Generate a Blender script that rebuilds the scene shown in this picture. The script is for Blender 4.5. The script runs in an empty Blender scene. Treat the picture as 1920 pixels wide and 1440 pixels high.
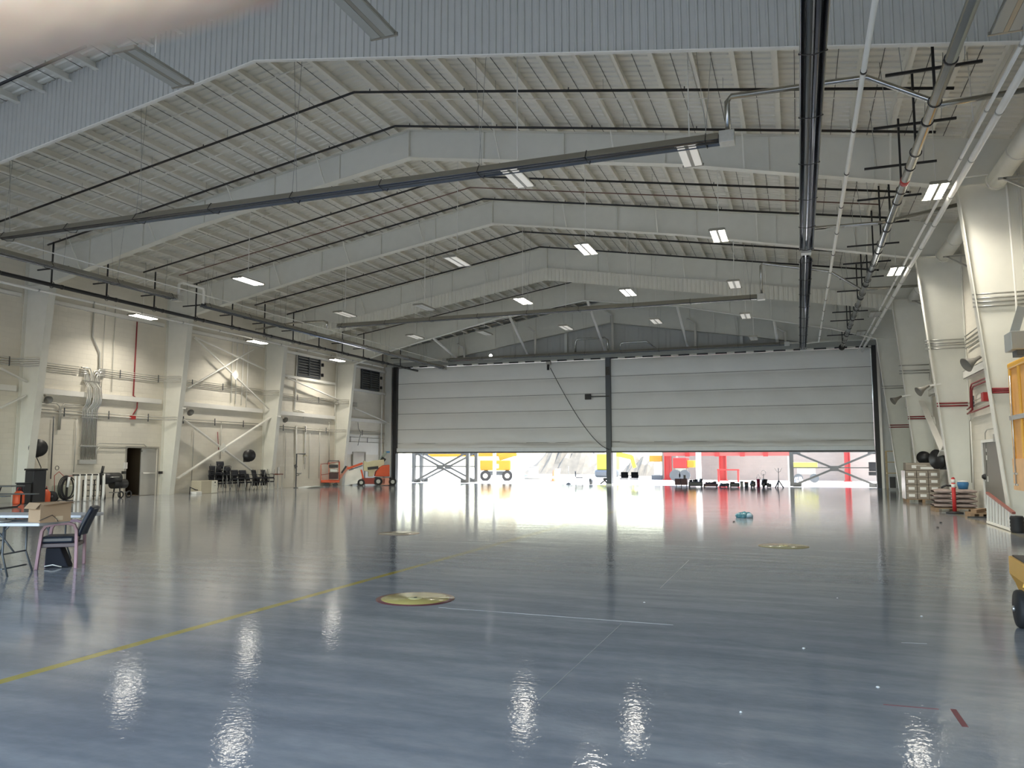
import bpy, math, random
from mathutils import Vector, Matrix
random.seed(7)
R = math.radians
scene = bpy.context.scene
col = scene.collection

# ------------------------------------------------------------------ camera
YAW, PITCH, FPX = R(20.15), R(5.6), 1460.0
CAM = Vector((0, 0, 1.6))
FW = Vector((-math.sin(YAW)*math.cos(PITCH), math.cos(YAW)*math.cos(PITCH), math.sin(PITCH)))
RT = Vector((math.cos(YAW), math.sin(YAW), 0))
UP = RT.cross(FW)
cd = bpy.data.cameras.new('camera')
cd.sensor_width = 36; cd.lens = FPX/1920*36
cd.clip_start = 0.01; cd.clip_end = 900
cd.dof.use_dof = True; cd.dof.focus_distance = 24; cd.dof.aperture_fstop = 11
camera = bpy.data.objects.new('camera', cd); col.objects.link(camera)
camera.matrix_world = Matrix(((RT.x, UP.x, -FW.x, CAM.x), (RT.y, UP.y, -FW.y, CAM.y), (RT.z, UP.z, -FW.z, CAM.z), (0, 0, 0, 1)))
scene.camera = camera

def at(px, py, ax, v):
    """the point where the sight line of a photo pixel meets the plane ax = v (survey of the photograph)"""
    d = FW + RT*((px-960)/FPX) - UP*((py-720)/FPX)
    i = 'XYZ'.index(ax)
    return CAM + d*((v-CAM[i])/d[i])

# ------------------------------------------------------------------ light
vs = scene.view_settings
vs.view_transform = 'Standard'; vs.look = 'None'; vs.gamma = 1; vs.use_curve_mapping = False
vs.exposure = 0.42
scene.cycles.use_denoising = True
scene.cycles.max_bounces = 10; scene.cycles.diffuse_bounces = 6; scene.cycles.glossy_bounces = 4
scene.cycles.sample_clamp_indirect = 12
scene.cycles.blur_glossy = 0.3
world = bpy.data.worlds.new('sky'); scene.world = world
world.use_nodes = True
wn = world.node_tree; bg = wn.nodes['Background']
sky = wn.nodes.new('ShaderNodeTexSky'); sky.sky_type = 'NISHITA'
sky.sun_disc = False; sky.sun_elevation = R(52); sky.sun_rotation = R(115); sky.air_density = 1.2; sky.dust_density = 1.5
wn.links.new(sky.outputs[0], bg.inputs[0]); bg.inputs[1].default_value = 1.0
sl = bpy.data.lights.new('sun', 'SUN'); sl.energy = 13; sl.angle = R(0.6); sl.color = (1, .95, .88)
so = bpy.data.objects.new('sun', sl); col.objects.link(so)
so.rotation_euler = Vector((-0.80, -0.25, -1.25)).to_track_quat('-Z', 'Y').to_euler()
LED = 14.0; LAMP_W = 170.0
for nm, loc, sz, rx in (('far_opening', (-11.5, 50.9, 1.1), (31, 2.1), R(-90)), ('near_opening', (-11.5, -6.4, 3.6), (31, 7.2), R(90))):
    pl = bpy.data.lights.new(nm+'_portal', 'AREA'); pl.shape = 'RECTANGLE'; pl.size, pl.size_y = sz
    pl.cycles.is_portal = True
    po = bpy.data.objects.new(nm+'_portal', pl); col.objects.link(po); po.location = loc; po.rotation_euler = (rx, 0, 0)

# ------------------------------------------------------------------ materials
MATS = {}
def mat(name, c, rough=.5, metal=0.0, var=.06, vs_=3.0, bump=0.0, bs=30.0, spec=.5, emit=None, es=0.0, coat=0.0):
    if name in MATS: return MATS[name]
    m = bpy.data.materials.new(name); m.use_nodes = True
    n, l = m.node_tree.nodes, m.node_tree.links
    b = n['Principled BSDF']
    b.inputs['Roughness'].default_value = rough; b.inputs['Metallic'].default_value = metal
    b.inputs['Specular IOR Level'].default_value = spec
    b.inputs['Coat Weight'].default_value = coat
    if name == 'skin': b.inputs['Subsurface Weight'].default_value = .35; b.inputs['Subsurface Scale'].default_value = .006
    tc = n.new('ShaderNodeTexCoord')
    no = n.new('ShaderNodeTexNoise'); no.inputs['Scale'].default_value = vs_; no.inputs['Detail'].default_value = 5
    l.new(tc.outputs['Object'], no.inputs['Vector'])
    mx = n.new('ShaderNodeMix'); mx.data_type = 'RGBA'
    mx.inputs[6].default_value = tuple(max(0, x*(1-var)) for x in c)+(1,)
    mx.inputs[7].default_value = tuple(min(1, x*(1+var)) for x in c)+(1,)
    l.new(no.outputs['Fac'], mx.inputs[0]); l.new(mx.outputs[2], b.inputs['Base Color'])
    if bump:
        nb = n.new('ShaderNodeTexNoise'); nb.inputs['Scale'].default_value = bs; nb.inputs['Detail'].default_value = 3
        bp = n.new('ShaderNodeBump'); bp.inputs['Distance'].default_value = bump; bp.inputs['Strength'].default_value = 1
        l.new(tc.outputs['Object'], nb.inputs['Vector']); l.new(nb.outputs['Fac'], bp.inputs['Height']); l.new(bp.outputs[0], b.inputs['Normal'])
    if emit:
        b.inputs['Emission Color'].default_value = tuple(emit)+(1,); b.inputs['Emission Strength'].default_value = es
    MATS[name] = m
    return m

WHITE = mat('white_steel_paint', (.72, .715, .655), .45, bump=.001, bs=8)
WHITE2 = mat('white_pipe_paint', (.80, .79, .75), .4)
ROOFW = mat('white_roof_paint', (.78, .765, .70), .6)
PANEL = mat('white_liner_panel', (.66, .67, .66), .5)
GREYP = mat('grey_conduit', (.42, .42, .40), .35, .6)
GREYD = mat('dark_grey_steel', (.09, .10, .11), .45, .3)
BLACK = mat('black_steel', (.018, .018, .02), .4)
RUBBER = mat('black_rubber', (.02, .02, .022), .7)
BPLAST = mat('black_plastic', (.022, .024, .03), .45)
REDP = mat('red_paint', (.42, .03, .03), .45)
DRED = mat('dark_red_conduit', (.25, .025, .03), .45)
GALV = mat('galvanised_metal', (.56, .56, .53), .4, .5, var=.15, vs_=12)
CHROME = mat('shiny_duct_metal', (.46, .46, .44), .2, 1.0, var=.1)
HOOD = mat('heater_hood_metal', (.36, .35, .31), .38, .7)
REFL = mat('heater_reflector', (.30, .31, .34), .16, 1.0)
ALU = mat('aluminium', (.62, .60, .58), .3, .8)
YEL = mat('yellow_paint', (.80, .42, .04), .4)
ORG = mat('orange_paint', (.68, .10, .03), .45)
CREAM = mat('cream_paint', (.62, .58, .38), .45)
CARD = mat('cardboard', (.38, .26, .16), .85, var=.12)
CARDG = mat('grey_cardboard', (.30, .26, .22), .8, var=.12)
WOODP = mat('pallet_wood', (.30, .20, .12), .8, var=.25, vs_=8)
PLY = mat('plywood', (.72, .44, .22), .6, var=.2, vs_=5)
PAPER = mat('white_paper', (.80, .79, .76), .7)
BEIGE = mat('beige_enamel', (.50, .45, .34), .5)
FABR = mat('black_fabric', (.018, .02, .028), .85)
NAVY = mat('navy_vinyl', (.015, .022, .04), .35)
MAUVE = mat('mauve_wood', (.30, .17, .21), .45, var=.12, vs_=9)
TABLEP = mat('grey_table_plastic', (.55, .56, .58), .45)
DOORG = mat('grey_door_paint', (.17, .155, .135), .5)
DOORF = mat('light_grey_door_paint', (.42, .41, .39), .35, .2)
CLEAR = mat('plastic_wrap', (.74, .74, .76), .22, var=.15, vs_=10, bump=.01, bs=14)
BAG = mat('bag_paper', (.33, .26, .235), .6, var=.45, vs_=6, bump=.01, bs=9)
BLUEP = mat('blue_plastic', (.05, .20, .42), .4)
TEAL = mat('teal_plastic_film', (.05, .17, .22), .3, var=.5, vs_=12)
CONC = mat('concrete', (.62, .60, .56), .9, var=.15, vs_=.6)
DIRT = mat('pale_dirt', (.52, .49, .43), .95, var=.2, vs_=.4, bump=.05, bs=2)
RUBBLE = mat('rubble', (.10, .09, .07), .95, var=.35, vs_=1.5)
LEDOFF = mat('unlit_diffuser', (.42, .43, .40), .4)
ASPH = mat('asphalt', (.17, .17, .17), .9)
LEDON = mat('lit_diffuser', (.9, .9, .9), .4, emit=(1, .94, .82), es=LED)
LEDDIM = mat('dimly_lit_diffuser', (.75, .75, .72), .4, emit=(1, .95, .86), es=.22)
SKIN = mat('skin', (.90, .66, .46), .5, var=.10, vs_=60, bump=.0006, bs=300)

def floor_mat():
    m = bpy.data.materials.new('glossy_epoxy_floor'); m.use_nodes = True
    n, l = m.node_tree.nodes, m.node_tree.links; b = n['Principled BSDF']
    tc = n.new('ShaderNodeTexCoord'); se = n.new('ShaderNodeSeparateXYZ'); l.new(tc.outputs['Object'], se.inputs[0])
    def noise(scale, det, stretch=None):
        t = n.new('ShaderNodeTexNoise'); t.inputs['Scale'].default_value = scale; t.inputs['Detail'].default_value = det
        if stretch:
            mp = n.new('ShaderNodeMapping'); mp.inputs['Scale'].default_value = stretch; l.new(tc.outputs['Object'], mp.inputs[0]); l.new(mp.outputs[0], t.inputs['Vector'])
        else: l.new(tc.outputs['Object'], t.inputs['Vector'])
        return t.outputs['Fac']
    def ramp(src, a, bb, ca, cb):
        r = n.new('ShaderNodeValToRGB'); r.color_ramp.elements[0].position = a; r.color_ramp.elements[1].position = bb
        r.color_ramp.elements[0].color = ca+(1,); r.color_ramp.elements[1].color = cb+(1,); l.new(src, r.inputs[0]); return r.outputs[0]
    def mixc(f, a, bb, mode='MIX'):
        x = n.new('ShaderNodeMix'); x.data_type = 'RGBA'; x.blend_type = mode
        for s, i in ((f, 0), (a, 6), (bb, 7)):
            if hasattr(s, 'node'): l.new(s, x.inputs[i])
            else: x.inputs[i].default_value = s
        return x.outputs[2]
    base = ramp(noise(.35, 6), .3, .7, (.355, .375, .405), (.43, .44, .445))
    st = ramp(noise(1.0, 8, (.6, 3.5, 1)), .40, .64, (.72, .74, .78), (1, 1, 1))
    base = mixc(1.0, base, st, 'MULTIPLY')
    fine = ramp(noise(7, 10, (1, 1.6, 1)), .35, .68, (.88, .89, .90), (1.0, 1.0, 1.0))
    base = mixc(1.0, base, fine, 'MULTIPLY')
    scuff = ramp(noise(2.2, 8, (1.2, 4, 1)), .66, .74, (0, 0, 0), (1, 1, 1))
    sc = n.new('ShaderNodeMath'); sc.operation = 'MULTIPLY'; sc.inputs[1].default_value = .30; l.new(scuff, sc.inputs[0])
    base = mixc(sc.outputs[0], base, (.42, .42, .42, 1))
    def band(coord, c, w):
        a = n.new('ShaderNodeMath'); a.operation = 'SUBTRACT'; a.inputs[1].default_value = c; l.new(se.outputs[coord], a.inputs[0])
        bb = n.new('ShaderNodeMath'); bb.operation = 'ABSOLUTE'; l.new(a.outputs[0], bb.inputs[0])
        d = n.new('ShaderNodeMath'); d.operation = 'LESS_THAN'; d.inputs[1].default_value = w; l.new(bb.outputs[0], d.inputs[0]); return d.outputs[0]
    def mul(a, bb):
        d = n.new('ShaderNodeMath'); d.operation = 'MULTIPLY'
        for i, s in enumerate((a, bb)):
            if hasattr(s, 'node'): l.new(s, d.inputs[i])
            else: d.inputs[i].default_value = s
        return d.outputs[0]
    wear = ramp(noise(3, 5), .25, .45, (.45, .45, .45), (.9, .9, .9))
    left = mul(mul(band('X', -5.5, .055), wear), 1.0)
    right = mul(mul(band('X', 4.36, .06), wear), .55)
    base = mixc(left, base, (.50, .40, .05, 1)); base = mixc(right, base, (.50, .42, .16, 1))
    l.new(base, b.inputs['Base Color'])
    rr = n.new('ShaderNodeMapRange'); rr.inputs[3].default_value = .035; rr.inputs[4].default_value = .12; l.new(noise(.8, 6, (.7, 2.5, 1)), rr.inputs[0]); l.new(rr.outputs[0], b.inputs['Roughness'])
    b.inputs['Specular IOR Level'].default_value = .5; b.inputs['IOR'].default_value = 1.5
    bp = n.new('ShaderNodeBump'); bp.inputs['Distance'].default_value = .0013; bp.inputs['Strength'].default_value = 1
    bp2 = n.new('ShaderNodeBump'); bp2.inputs['Distance'].default_value = .0024; bp2.inputs['Strength'].default_value = .8
    l.new(noise(20, 2), bp.inputs['Height']); l.new(noise(1.1, 3, (.35, 1.9, 1)), bp2.inputs['Height']); l.new(bp2.outputs[0], bp.inputs['Normal']); l.new(bp.outputs[0], b.inputs['Normal'])
    return m
FLOOR = floor_mat()

def block_mat(name, c, axis='Y'):
    m = bpy.data.materials.new(name); m.use_nodes = True
    n, l = m.node_tree.nodes, m.node_tree.links; b = n['Principled BSDF']; b.inputs['Roughness'].default_value = .45
    tc = n.new('ShaderNodeTexCoord'); se = n.new('ShaderNodeSeparateXYZ'); cb = n.new('ShaderNodeCombineXYZ')
    l.new(tc.outputs['Object'], se.inputs[0]); l.new(se.outputs[axis], cb.inputs[0]); l.new(se.outputs['Z'], cb.inputs[1])
    br = n.new('ShaderNodeTexBrick'); br.inputs['Scale'].default_value = 1; br.inputs['Brick Width'].default_value = .41; br.inputs['Row Height'].default_value = .203; br.inputs['Mortar Size'].default_value = .006
    br.inputs['Color1'].default_value = tuple(c)+(1,); br.inputs['Color2'].default_value = tuple(x*.96 for x in c)+(1,); br.inputs['Mortar'].default_value = tuple(x*.92 for x in c)+(1,)
    l.new(cb.outputs[0], br.inputs['Vector'])
    no = n.new('ShaderNodeTexNoise'); no.inputs['Scale'].default_value = .7; no.inputs['Detail'].default_value = 6; l.new(tc.outputs['Object'], no.inputs['Vector'])
    mx = n.new('ShaderNodeMix'); mx.data_type = 'RGBA'; mx.blend_type = 'MULTIPLY'; mx.inputs[0].default_value = .25
    l.new(br.outputs['Color'], mx.inputs[6]); l.new(no.outputs['Fac'], mx.inputs[7]); l.new(mx.outputs[2], b.inputs['Base Color'])
    bp = n.new('ShaderNodeBump'); bp.inputs['Distance'].default_value = .002; bp.invert = True; l.new(br.outputs['Fac'], bp.inputs['Height']); l.new(bp.outputs[0], b.inputs['Normal'])
    return m
BLOCK = block_mat('painted_block_wall', (.84, .80, .70))
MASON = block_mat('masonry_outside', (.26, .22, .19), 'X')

# ------------------------------------------------------------------ mesh building
class MB:
    def __init__(s): s.v = []; s.f = []; s.sm = []
    def add(s, vs_, fs, sm=False):
        o = len(s.v); s.v += [tuple(p) for p in vs_]
        for f in fs: s.f.append(tuple(o+i for i in f)); s.sm.append(sm)
        return s
    def box(s, c, d, rz=0, M=None):
        x, y, z = d[0]/2, d[1]/2, d[2]/2
        m = M if M is not None else Matrix.Rotation(rz, 3, 'Z')
        c = Vector(c)
        vs_ = [c+m@Vector((sx*x, sy*y, sz*z)) for sz in (-1, 1) for sx, sy in ((-1, -1), (1, -1), (1, 1), (-1, 1))]
        return s.add(vs_, [(3, 2, 1, 0), (4, 5, 6, 7), (0, 1, 5, 4), (1, 2, 6, 5), (2, 3, 7, 6), (3, 0, 4, 7)])
    def bb(s, a, b):
        a, b = Vector(a), Vector(b); return s.box((a+b)/2, (abs(b.x-a.x), abs(b.y-a.y), abs(b.z-a.z)))
    def bar(s, a, b, w, h, up=(0, 0, 1)):
        a, b = Vector(a), Vector(b); d = (b-a); L = d.length; d.normalize(); up = Vector(up)
        if abs(d.dot(up)) > .98: up = Vector((1, 0, 0)) if abs(d.x) < .9 else Vector((0, 1, 0))
        x = d.cross(up).normalized(); y = x.cross(d)
        m = Matrix((x, d, y)).transposed()
        return s.box((a+b)/2, (w, L, h), M=m)
    def cyl(s, a, b, r, n=10, r2=None, cap=True):
        a, b = Vector(a), Vector(b); d = (b-a).normalized(); r2 = r if r2 is None else r2
        t = Vector((0, 0, 1)) if abs(d.z) < .9 else Vector((1, 0, 0))
        u = d.cross(t).normalized(); w = d.cross(u)
        vs_ = []
        for p, q in ((a, r), (b, r2)):
            for i in range(n):
                g = 2*math.pi*i/n; vs_.append(p+(u*math.cos(g)+w*math.sin(g))*q)
        s.add(vs_, [(i, (i+1) % n, n+(i+1) % n, n+i) for i in range(n)], True)
        if cap:
            o = len(s.v)-2*n
            s.f += [tuple(o+i for i in reversed(range(n))), tuple(o+n+i for i in range(n))]; s.sm += [False, False]
        return s
    def tube(s, pts, r, n=8, closed=False, r_end=None):
        P = [Vector(p) for p in pts]; k = len(P); rings = []
        prev = None
        for i, p in enumerate(P):
            a = P[i-1] if i > 0 or closed else p; b = P[(i+1) % k] if i < k-1 or closed else p
            d = (b-a).normalized()
            if prev is None:
                t = Vector((0, 0, 1)) if abs(d.z) < .9 else Vector((1, 0, 0)); u = d.cross(t).normalized()
            else:
                u = (prev-d*prev.dot(d))
                u = u.normalized() if u.length > 1e-6 else d.orthogonal().normalized()
            prev = u; w = d.cross(u)
            sc = 1.0
            if (0 < i < k-1 or closed):
                c = (P[i]-P[i-1]).normalized().dot((P[(i+1) % k]-P[i]).normalized()); sc = min(1.6, 1/max(.35, math.sqrt(max(0, (1+c)/2))))
            q = r if r_end is None else r+(r_end-r)*i/(k-1)
            rings.append([p+(u*math.cos(2*math.pi*j/n)+w*math.sin(2*math.pi*j/n))*q*(sc if k > 2 and sc > 1.02 else 1) for j in range(n)])
        vs_ = [v for rr in rings for v in rr]; fs = []
        for i in range(k-1 if not closed else k):
            i2 = (i+1) % k
            for j in range(n): fs.append((i*n+j, i*n+(j+1) % n, i2*n+(j+1) % n, i2*n+j))
        s.add(vs_, fs, True)
        if not closed:
            o = len(s.v)-k*n
            s.f += [tuple(o+i for i in reversed(range(n))), tuple(o+(k-1)*n+i for i in range(n))]; s.sm += [False, False]
        return s
    def prism(s, poly, ax, a, b):
        """poly: list of 2D points in the plane normal to ax, extruded from a to b"""
        def P(p, t): return {'X': (t, p[0], p[1]), 'Y': (p[0], t, p[1]), 'Z': (p[0], p[1], t)}[ax]
        n = len(poly)
        return s.add([P(p, a) for p in poly]+[P(p, b) for p in poly],
                     [tuple(reversed(range(n))), tuple(range(n, 2*n))]+[(i, (i+1) % n, n+(i+1) % n, n+i) for i in range(n)])
    def lathe(s, prof, c, ax='Z', n=20):
        c = Vector(c)
        A = {'Z': (Vector((1, 0, 0)), Vector((0, 1, 0)), Vector((0, 0, 1))), 'X': (Vector((0, 1, 0)), Vector((0, 0, 1)), Vector((1, 0, 0))), 'Y': (Vector((0, 0, 1)), Vector((1, 0, 0)), Vector((0, 1, 0)))}
        if isinstance(ax, str): u, w, d = A[ax]
        else:
            d = Vector(ax).normalized(); u = d.orthogonal().normalized(); w = d.cross(u)
        vs_ = [c+d*h+(u*math.cos(2*math.pi*j/n)+w*math.sin(2*math.pi*j/n))*max(r, 1e-4) for r, h in prof for j in range(n)]
        fs = [(i*n+j, i*n+(j+1) % n, (i+1)*n+(j+1) % n, (i+1)*n+j) for i in range(len(prof)-1) for j in range(n)]
        s.add(vs_, fs, True)
        o = len(s.v)-len(prof)*n
        s.f += [tuple(o+i for i in reversed(range(n))), tuple(o+(len(prof)-1)*n+i for i in range(n))]; s.sm += [False, False]
        return s
    def torus(s, c, ax, R_, r, n=24, m=8, sx=1, sz=1):
        A = {'Z': (Vector((1, 0, 0)), Vector((0, 1, 0))), 'X': (Vector((0, 1, 0)), Vector((0, 0, 1))), 'Y': (Vector((1, 0, 0)), Vector((0, 0, 1)))}[ax]
        return s.tube([Vector(c)+A[0]*math.cos(2*math.pi*i/n)*R_*sx+A[1]*math.sin(2*math.pi*i/n)*R_*sz for i in range(n)], r, m, closed=True)
    def grid(s, fn, nu, nv, sm=True):
        vs_ = [fn(i/nu, j/nv) for i in range(nu+1) for j in range(nv+1)]
        return s.add(vs_, [(i*(nv+1)+j, (i+1)*(nv+1)+j, (i+1)*(nv+1)+j+1, i*(nv+1)+j+1) for i in range(nu) for j in range(nv)], sm)
    def build(s, name, m, parent=None, bevel=0, local=False, solid=0, sub=0):
        me = bpy.data.meshes.new(name); me.from_pydata(s.v, [], s.f); me.materials.append(m)
        me.polygons.foreach_set('use_smooth', s.sm); me.update()
        o = bpy.data.objects.new(name, me); col.objects.link(o)
        if parent is not None:
            o.parent = parent
            if not local: o.location = -wloc(parent)
        if solid:
            md = o.modifiers.new('s', 'SOLIDIFY'); md.thickness = solid; md.offset = 0
        if bevel:
            md = o.modifiers.new('b', 'BEVEL'); md.width = bevel; md.segments = 2; md.limit_method = 'ANGLE'
        if sub:
            md = o.modifiers.new('u', 'SUBSURF'); md.levels = sub; md.render_levels = sub
        return o

def wloc(o):
    v = Vector((0, 0, 0))
    while o is not None: v += o.location; o = o.parent
    return v
def tag(o, label, cat, group=None, kind=None):
    o['label'] = label; o['category'] = cat
    if group: o['group'] = group
    if kind: o['kind'] = kind
    return o
def thing(name, label, cat, loc=(0, 0, 0), group=None, rz=0):
    o = bpy.data.objects.new(name, None); col.objects.link(o); o.empty_display_size = .1
    o.location = loc; o.rotation_euler = (0, 0, rz)
    return tag(o, label, cat, group)
def struct(name, mb, m, parent=None, **k):
    o = mb.build(name, m, parent, **k)
    if parent is None: o['kind'] = 'structure'
    return o
def children(o): return [c for c in bpy.data.objects if c.parent is o]
def copy_tree(o, loc=None, rz=None, label=None, group=None):
    def cp(s, par):
        c = s.copy(); col.objects.link(c)
        if par is not None: c.parent = par
        for ch in list(KIDS.get(s.name, ())): cp(ch, c)
        return c
    KIDS = {}
    for x in bpy.data.objects:
        if x.parent: KIDS.setdefault(x.parent.name, []).append(x)
    c = cp(o, None)
    if loc is not None: c.location = loc
    if rz is not None: c.rotation_euler = (0, 0, rz)
    if label: c['label'] = label
    if group: c['group'] = group
    return c
def arc(c, r, a0, a1, n, ax='Y'):
    out = []
    for i in range(n+1):
        a = a0+(a1-a0)*i/n; u, w = math.cos(a)*r, math.sin(a)*r
        out.append({'X': (c[0], c[1]+u, c[2]+w), 'Y': (c[0]+u, c[1], c[2]+w), 'Z': (c[0]+u, c[1]+w, c[2])}[ax])
    return out

# ================================================================== SETTING
XC, HW = -11.5, 16.8
XL, XR = XC-HW, XC+HW
Y0, YD = -6.0, 50.0
FR = {'A': 14.3, 'B': 21.75, 'C': 29.1, 'D': 36.5, 'E': 43.8, 'F': 50.35}
S = .163
def deckz(x): return 12.5-S*abs(x-XC)
def topz(x): return 12.25-S*abs(x-XC)

struct('floor', MB().bb((XL-.3, Y0, -.3), (XR+.3, YD+.45, 0)), FLOOR)
# ground outside
g = MB().bb((-160, YD+.45, -.3), (120, 150, -.02)); struct('ground', g, DIRT)
g = MB().bb((-60, -60, -.3), (40, Y0, -.02)); o = struct('ground', g, ASPH)  # unseen ground behind the camera, made dark to cut light bouncing indoors
# tie-down covers painted on the floor
def cover(px, py, label, ring, disc, hub=True):
    c = at(px, py, 'Z', 0); c.z = .0
    t = thing('floor_anchor_cover', label, 'floor cover', c)
    MB().lathe([(.0, .001), (.455, .001), (.455, .006), (.0, .006)], (0, 0, 0), n=48).build('rim', ring, t, local=True)
    MB().lathe([(.0, .006), (.395, .006), (.395, .009), (.0, .009)], (0, 0, 0), n=48).build('cover_plate', disc, t, local=True)
    if hub:
        MB().lathe([(0, .009), (.085, .009), (.075, .016), (0, .016)], (0, 0, 0), n=20).build('hub', mat('hub_paint', (.55, .50, .25), .4), t, local=True)
        MB().lathe([(0, .016), (.02, .016), (.02, .02), (0, .02)], (0, 0, 0), n=12).build('bolt', BLACK, t, local=True)
RIM = mat('maroon_floor_paint', (.12, .035, .04), .3); DISC = mat('yellow_floor_paint', (.40, .33, .11), .25, var=.15)
cover(779, 1123, 'yellow round floor anchor cover with maroon rim, the nearest and largest', RIM, DISC)
cover(1469, 1024, 'yellow round floor anchor cover with faded rim ahead of the blue plastic bundle', mat('faded_rim', (.33, .28, .14), .25), mat('faded_yellow', (.30, .28, .17), .25))
cover(748, 1000, 'faint orange floor anchor cover beside the yellow line, furthest back', mat('faint_rim', (.33, .25, .18), .25), mat('faint_orange', (.30, .26, .19), .25), False)
# scratches and tape on the floor
def strip(name, label, cat, a, b, w, m, h=.0015):
    a = at(*a, 'Z', 0); b = at(*b, 'Z', 0); a.z = b.z = h/2+.0004
    tag(MB().bar(a, b, w, h).build(name, m), label, cat)
SCR = mat('pale_scratch', (.45, .46, .47), .4)
strip('floor_scratch', 'long thin pale scratch running from the maroon rimmed cover', 'scratch', (822, 1139), (1262, 1172), .006, SCR)
strip('floor_scratch', 'short pale diagonal scratch in the middle of the floor', 'scratch', (1238, 1103), (1292, 1050), .008, SCR)
strip('floor_scratch', 'pale scratch crossing the floor below the long scratch', 'scratch', (1012, 1312), (1165, 1170), .004, SCR)
strip('floor_scratch', 'short white scuff ahead of the red tape on the floor', 'scratch', (1690, 1205), (1738, 1207), .012, SCR)
strip('tape_mark', 'dark red tape strip lying diagonally on the glossy floor', 'tape', (1787, 1330), (1810, 1363), .035, mat('red_tape', (.22, .035, .05), .5))
strip('tape_mark', 'thin dark red line on the floor beside the tape strip', 'tape', (1656, 1321), (1760, 1330), .012, mat('red_tape', (.22, .035, .05), .5))
for px, py, w in ((1208, 1130, .03), (1507, 1216, .03), (1570, 1122, .02), (1728, 1156, .03), (1646, 1289, .03), (1389, 1336, .02)):
    c = at(px, py, 'Z', 0)
    tag(MB().lathe([(0, 0), (w*.5, .002), (w*.3, .008), (0, .01)], c, n=7).build('paper_scrap', PAPER), 'tiny white scrap lying on the glossy floor', 'scrap', 'white scraps on the floor')

# walls -------------------------------------------------------------
dY0, dY1, dZ = 26.95, 28.75, 2.16       # double door in the left wall
eY0, eY1 = 45.0, 45.95                   # single door near the hangar door
w = MB()
T = .3
def wall_with_holes(mb, x0, x1, y0, y1, z1, holes):
    ys = y0
    for a, b, h in holes:
        mb.bb((x0, ys, 0), (x1, a, z1)); mb.bb((x0, a, h), (x1, b, z1)); ys = b
    mb.bb((x0, ys, 0), (x1, y1, z1))
wall_with_holes(w, XL-T, XL, Y0, YD+.45, deckz(XL)+.02, [(dY0, dY1, dZ)])
struct('wall_left', w, BLOCK)
rY0, rY1 = 25.25, 26.25
w = MB(); wall_with_holes(w, XR, XR+T, Y0, YD+.45, deckz(XR)+.02, [])
struct('wall_right', w, BLOCK)
# corridor behind the double door
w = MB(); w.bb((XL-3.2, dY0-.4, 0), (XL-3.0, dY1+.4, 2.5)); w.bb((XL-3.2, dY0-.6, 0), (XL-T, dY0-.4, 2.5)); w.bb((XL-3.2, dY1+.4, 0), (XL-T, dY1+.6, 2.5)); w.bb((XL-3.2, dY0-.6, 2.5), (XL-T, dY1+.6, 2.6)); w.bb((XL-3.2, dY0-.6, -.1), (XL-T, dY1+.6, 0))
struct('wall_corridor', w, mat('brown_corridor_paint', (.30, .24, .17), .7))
# end wall above the hangar doors: ribbed liner
def ribbed(mb, y, x0, x1, zb, zt, pitch=.3, d=.035, sgn=-1):
    n = int((x1-x0)/pitch); vs_ = []; fs = []
    for i in range(n):
        a = x0+i*pitch
        for dx, dd in ((0, 0), (pitch*.62, 0), (pitch*.72, d), (pitch*.90, d)):
            x = a+dx; vs_ += [(x, y+sgn*dd, zb(x)), (x, y+sgn*dd, zt(x))]
    vs_ += [(x1, y, zb(x1)), (x1, y, zt(x1))]
    k = len(vs_)//2
    fs = [(2*i, 2*i+2, 2*i+3, 2*i+1) for i in range(k-1)]
    mb.add(vs_, fs)
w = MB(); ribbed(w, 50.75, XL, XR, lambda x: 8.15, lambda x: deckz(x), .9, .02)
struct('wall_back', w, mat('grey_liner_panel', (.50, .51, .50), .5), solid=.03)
w = MB().bb((XL, 50.16, 8.34), (XR, 50.85, 8.40)); struct('wall_back', w, PANEL)  # unseen soffit strip, added to block outdoor light leaking up behind the doors
w = MB(); w.bb((XL, 50.1, 0), (-27.42, 50.45, 8.4)); w.bb((4.45, 50.1, 0), (XR, 50.45, 8.4))
struct('wall_back', w, PANEL)
# wall behind the camera, with its own open doorway
w = MB(); w.bb((XL, Y0-.3, 0), (-27.2, Y0, 8)); w.bb((4.2, Y0-.3, 0), (XR, Y0, 8)); w.bb((XL, Y0-.3, 7.2), (XR, Y0, 12.6))
struct('wall_front', w, PANEL)
# roof deck -----------------------------------------------------------
w = MB()
for sg in (-1, 1):
    prof = []
    y = Y0-.3
    while y < 51.0:
        prof += [(y, 0), (y+.10, 0), (y+.13, .035), (y+.23, .035)]; y += .26
    k = len(prof)
    vs_ = []
    for (yy, dz) in prof:
        vs_ += [(XC, yy, 12.5+dz), (XC+sg*(HW+.3), yy, 12.5-S*(HW+.3)+dz)]
    w.add(vs_, [(2*i, 2*i+1, 2*i+3, 2*i+2) for i in range(k-1)])
ceiling = struct('ceiling', w, ROOFW, solid=.02)
# upper skin so no light leaks
w = MB()
for sg in (-1, 1):
    w.add([(XC, Y0-.5, 12.60), (XC+sg*(HW+.6), Y0-.5, 12.60-S*(HW+.6)), (XC+sg*(HW+.6), 51.2, 12.60-S*(HW+.6)), (XC, 51.2, 12.60)], [(0, 1, 2, 3)])
struct('roof', w, mat('roof_sheet', (.4, .4, .4), .6), solid=.05)
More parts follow.
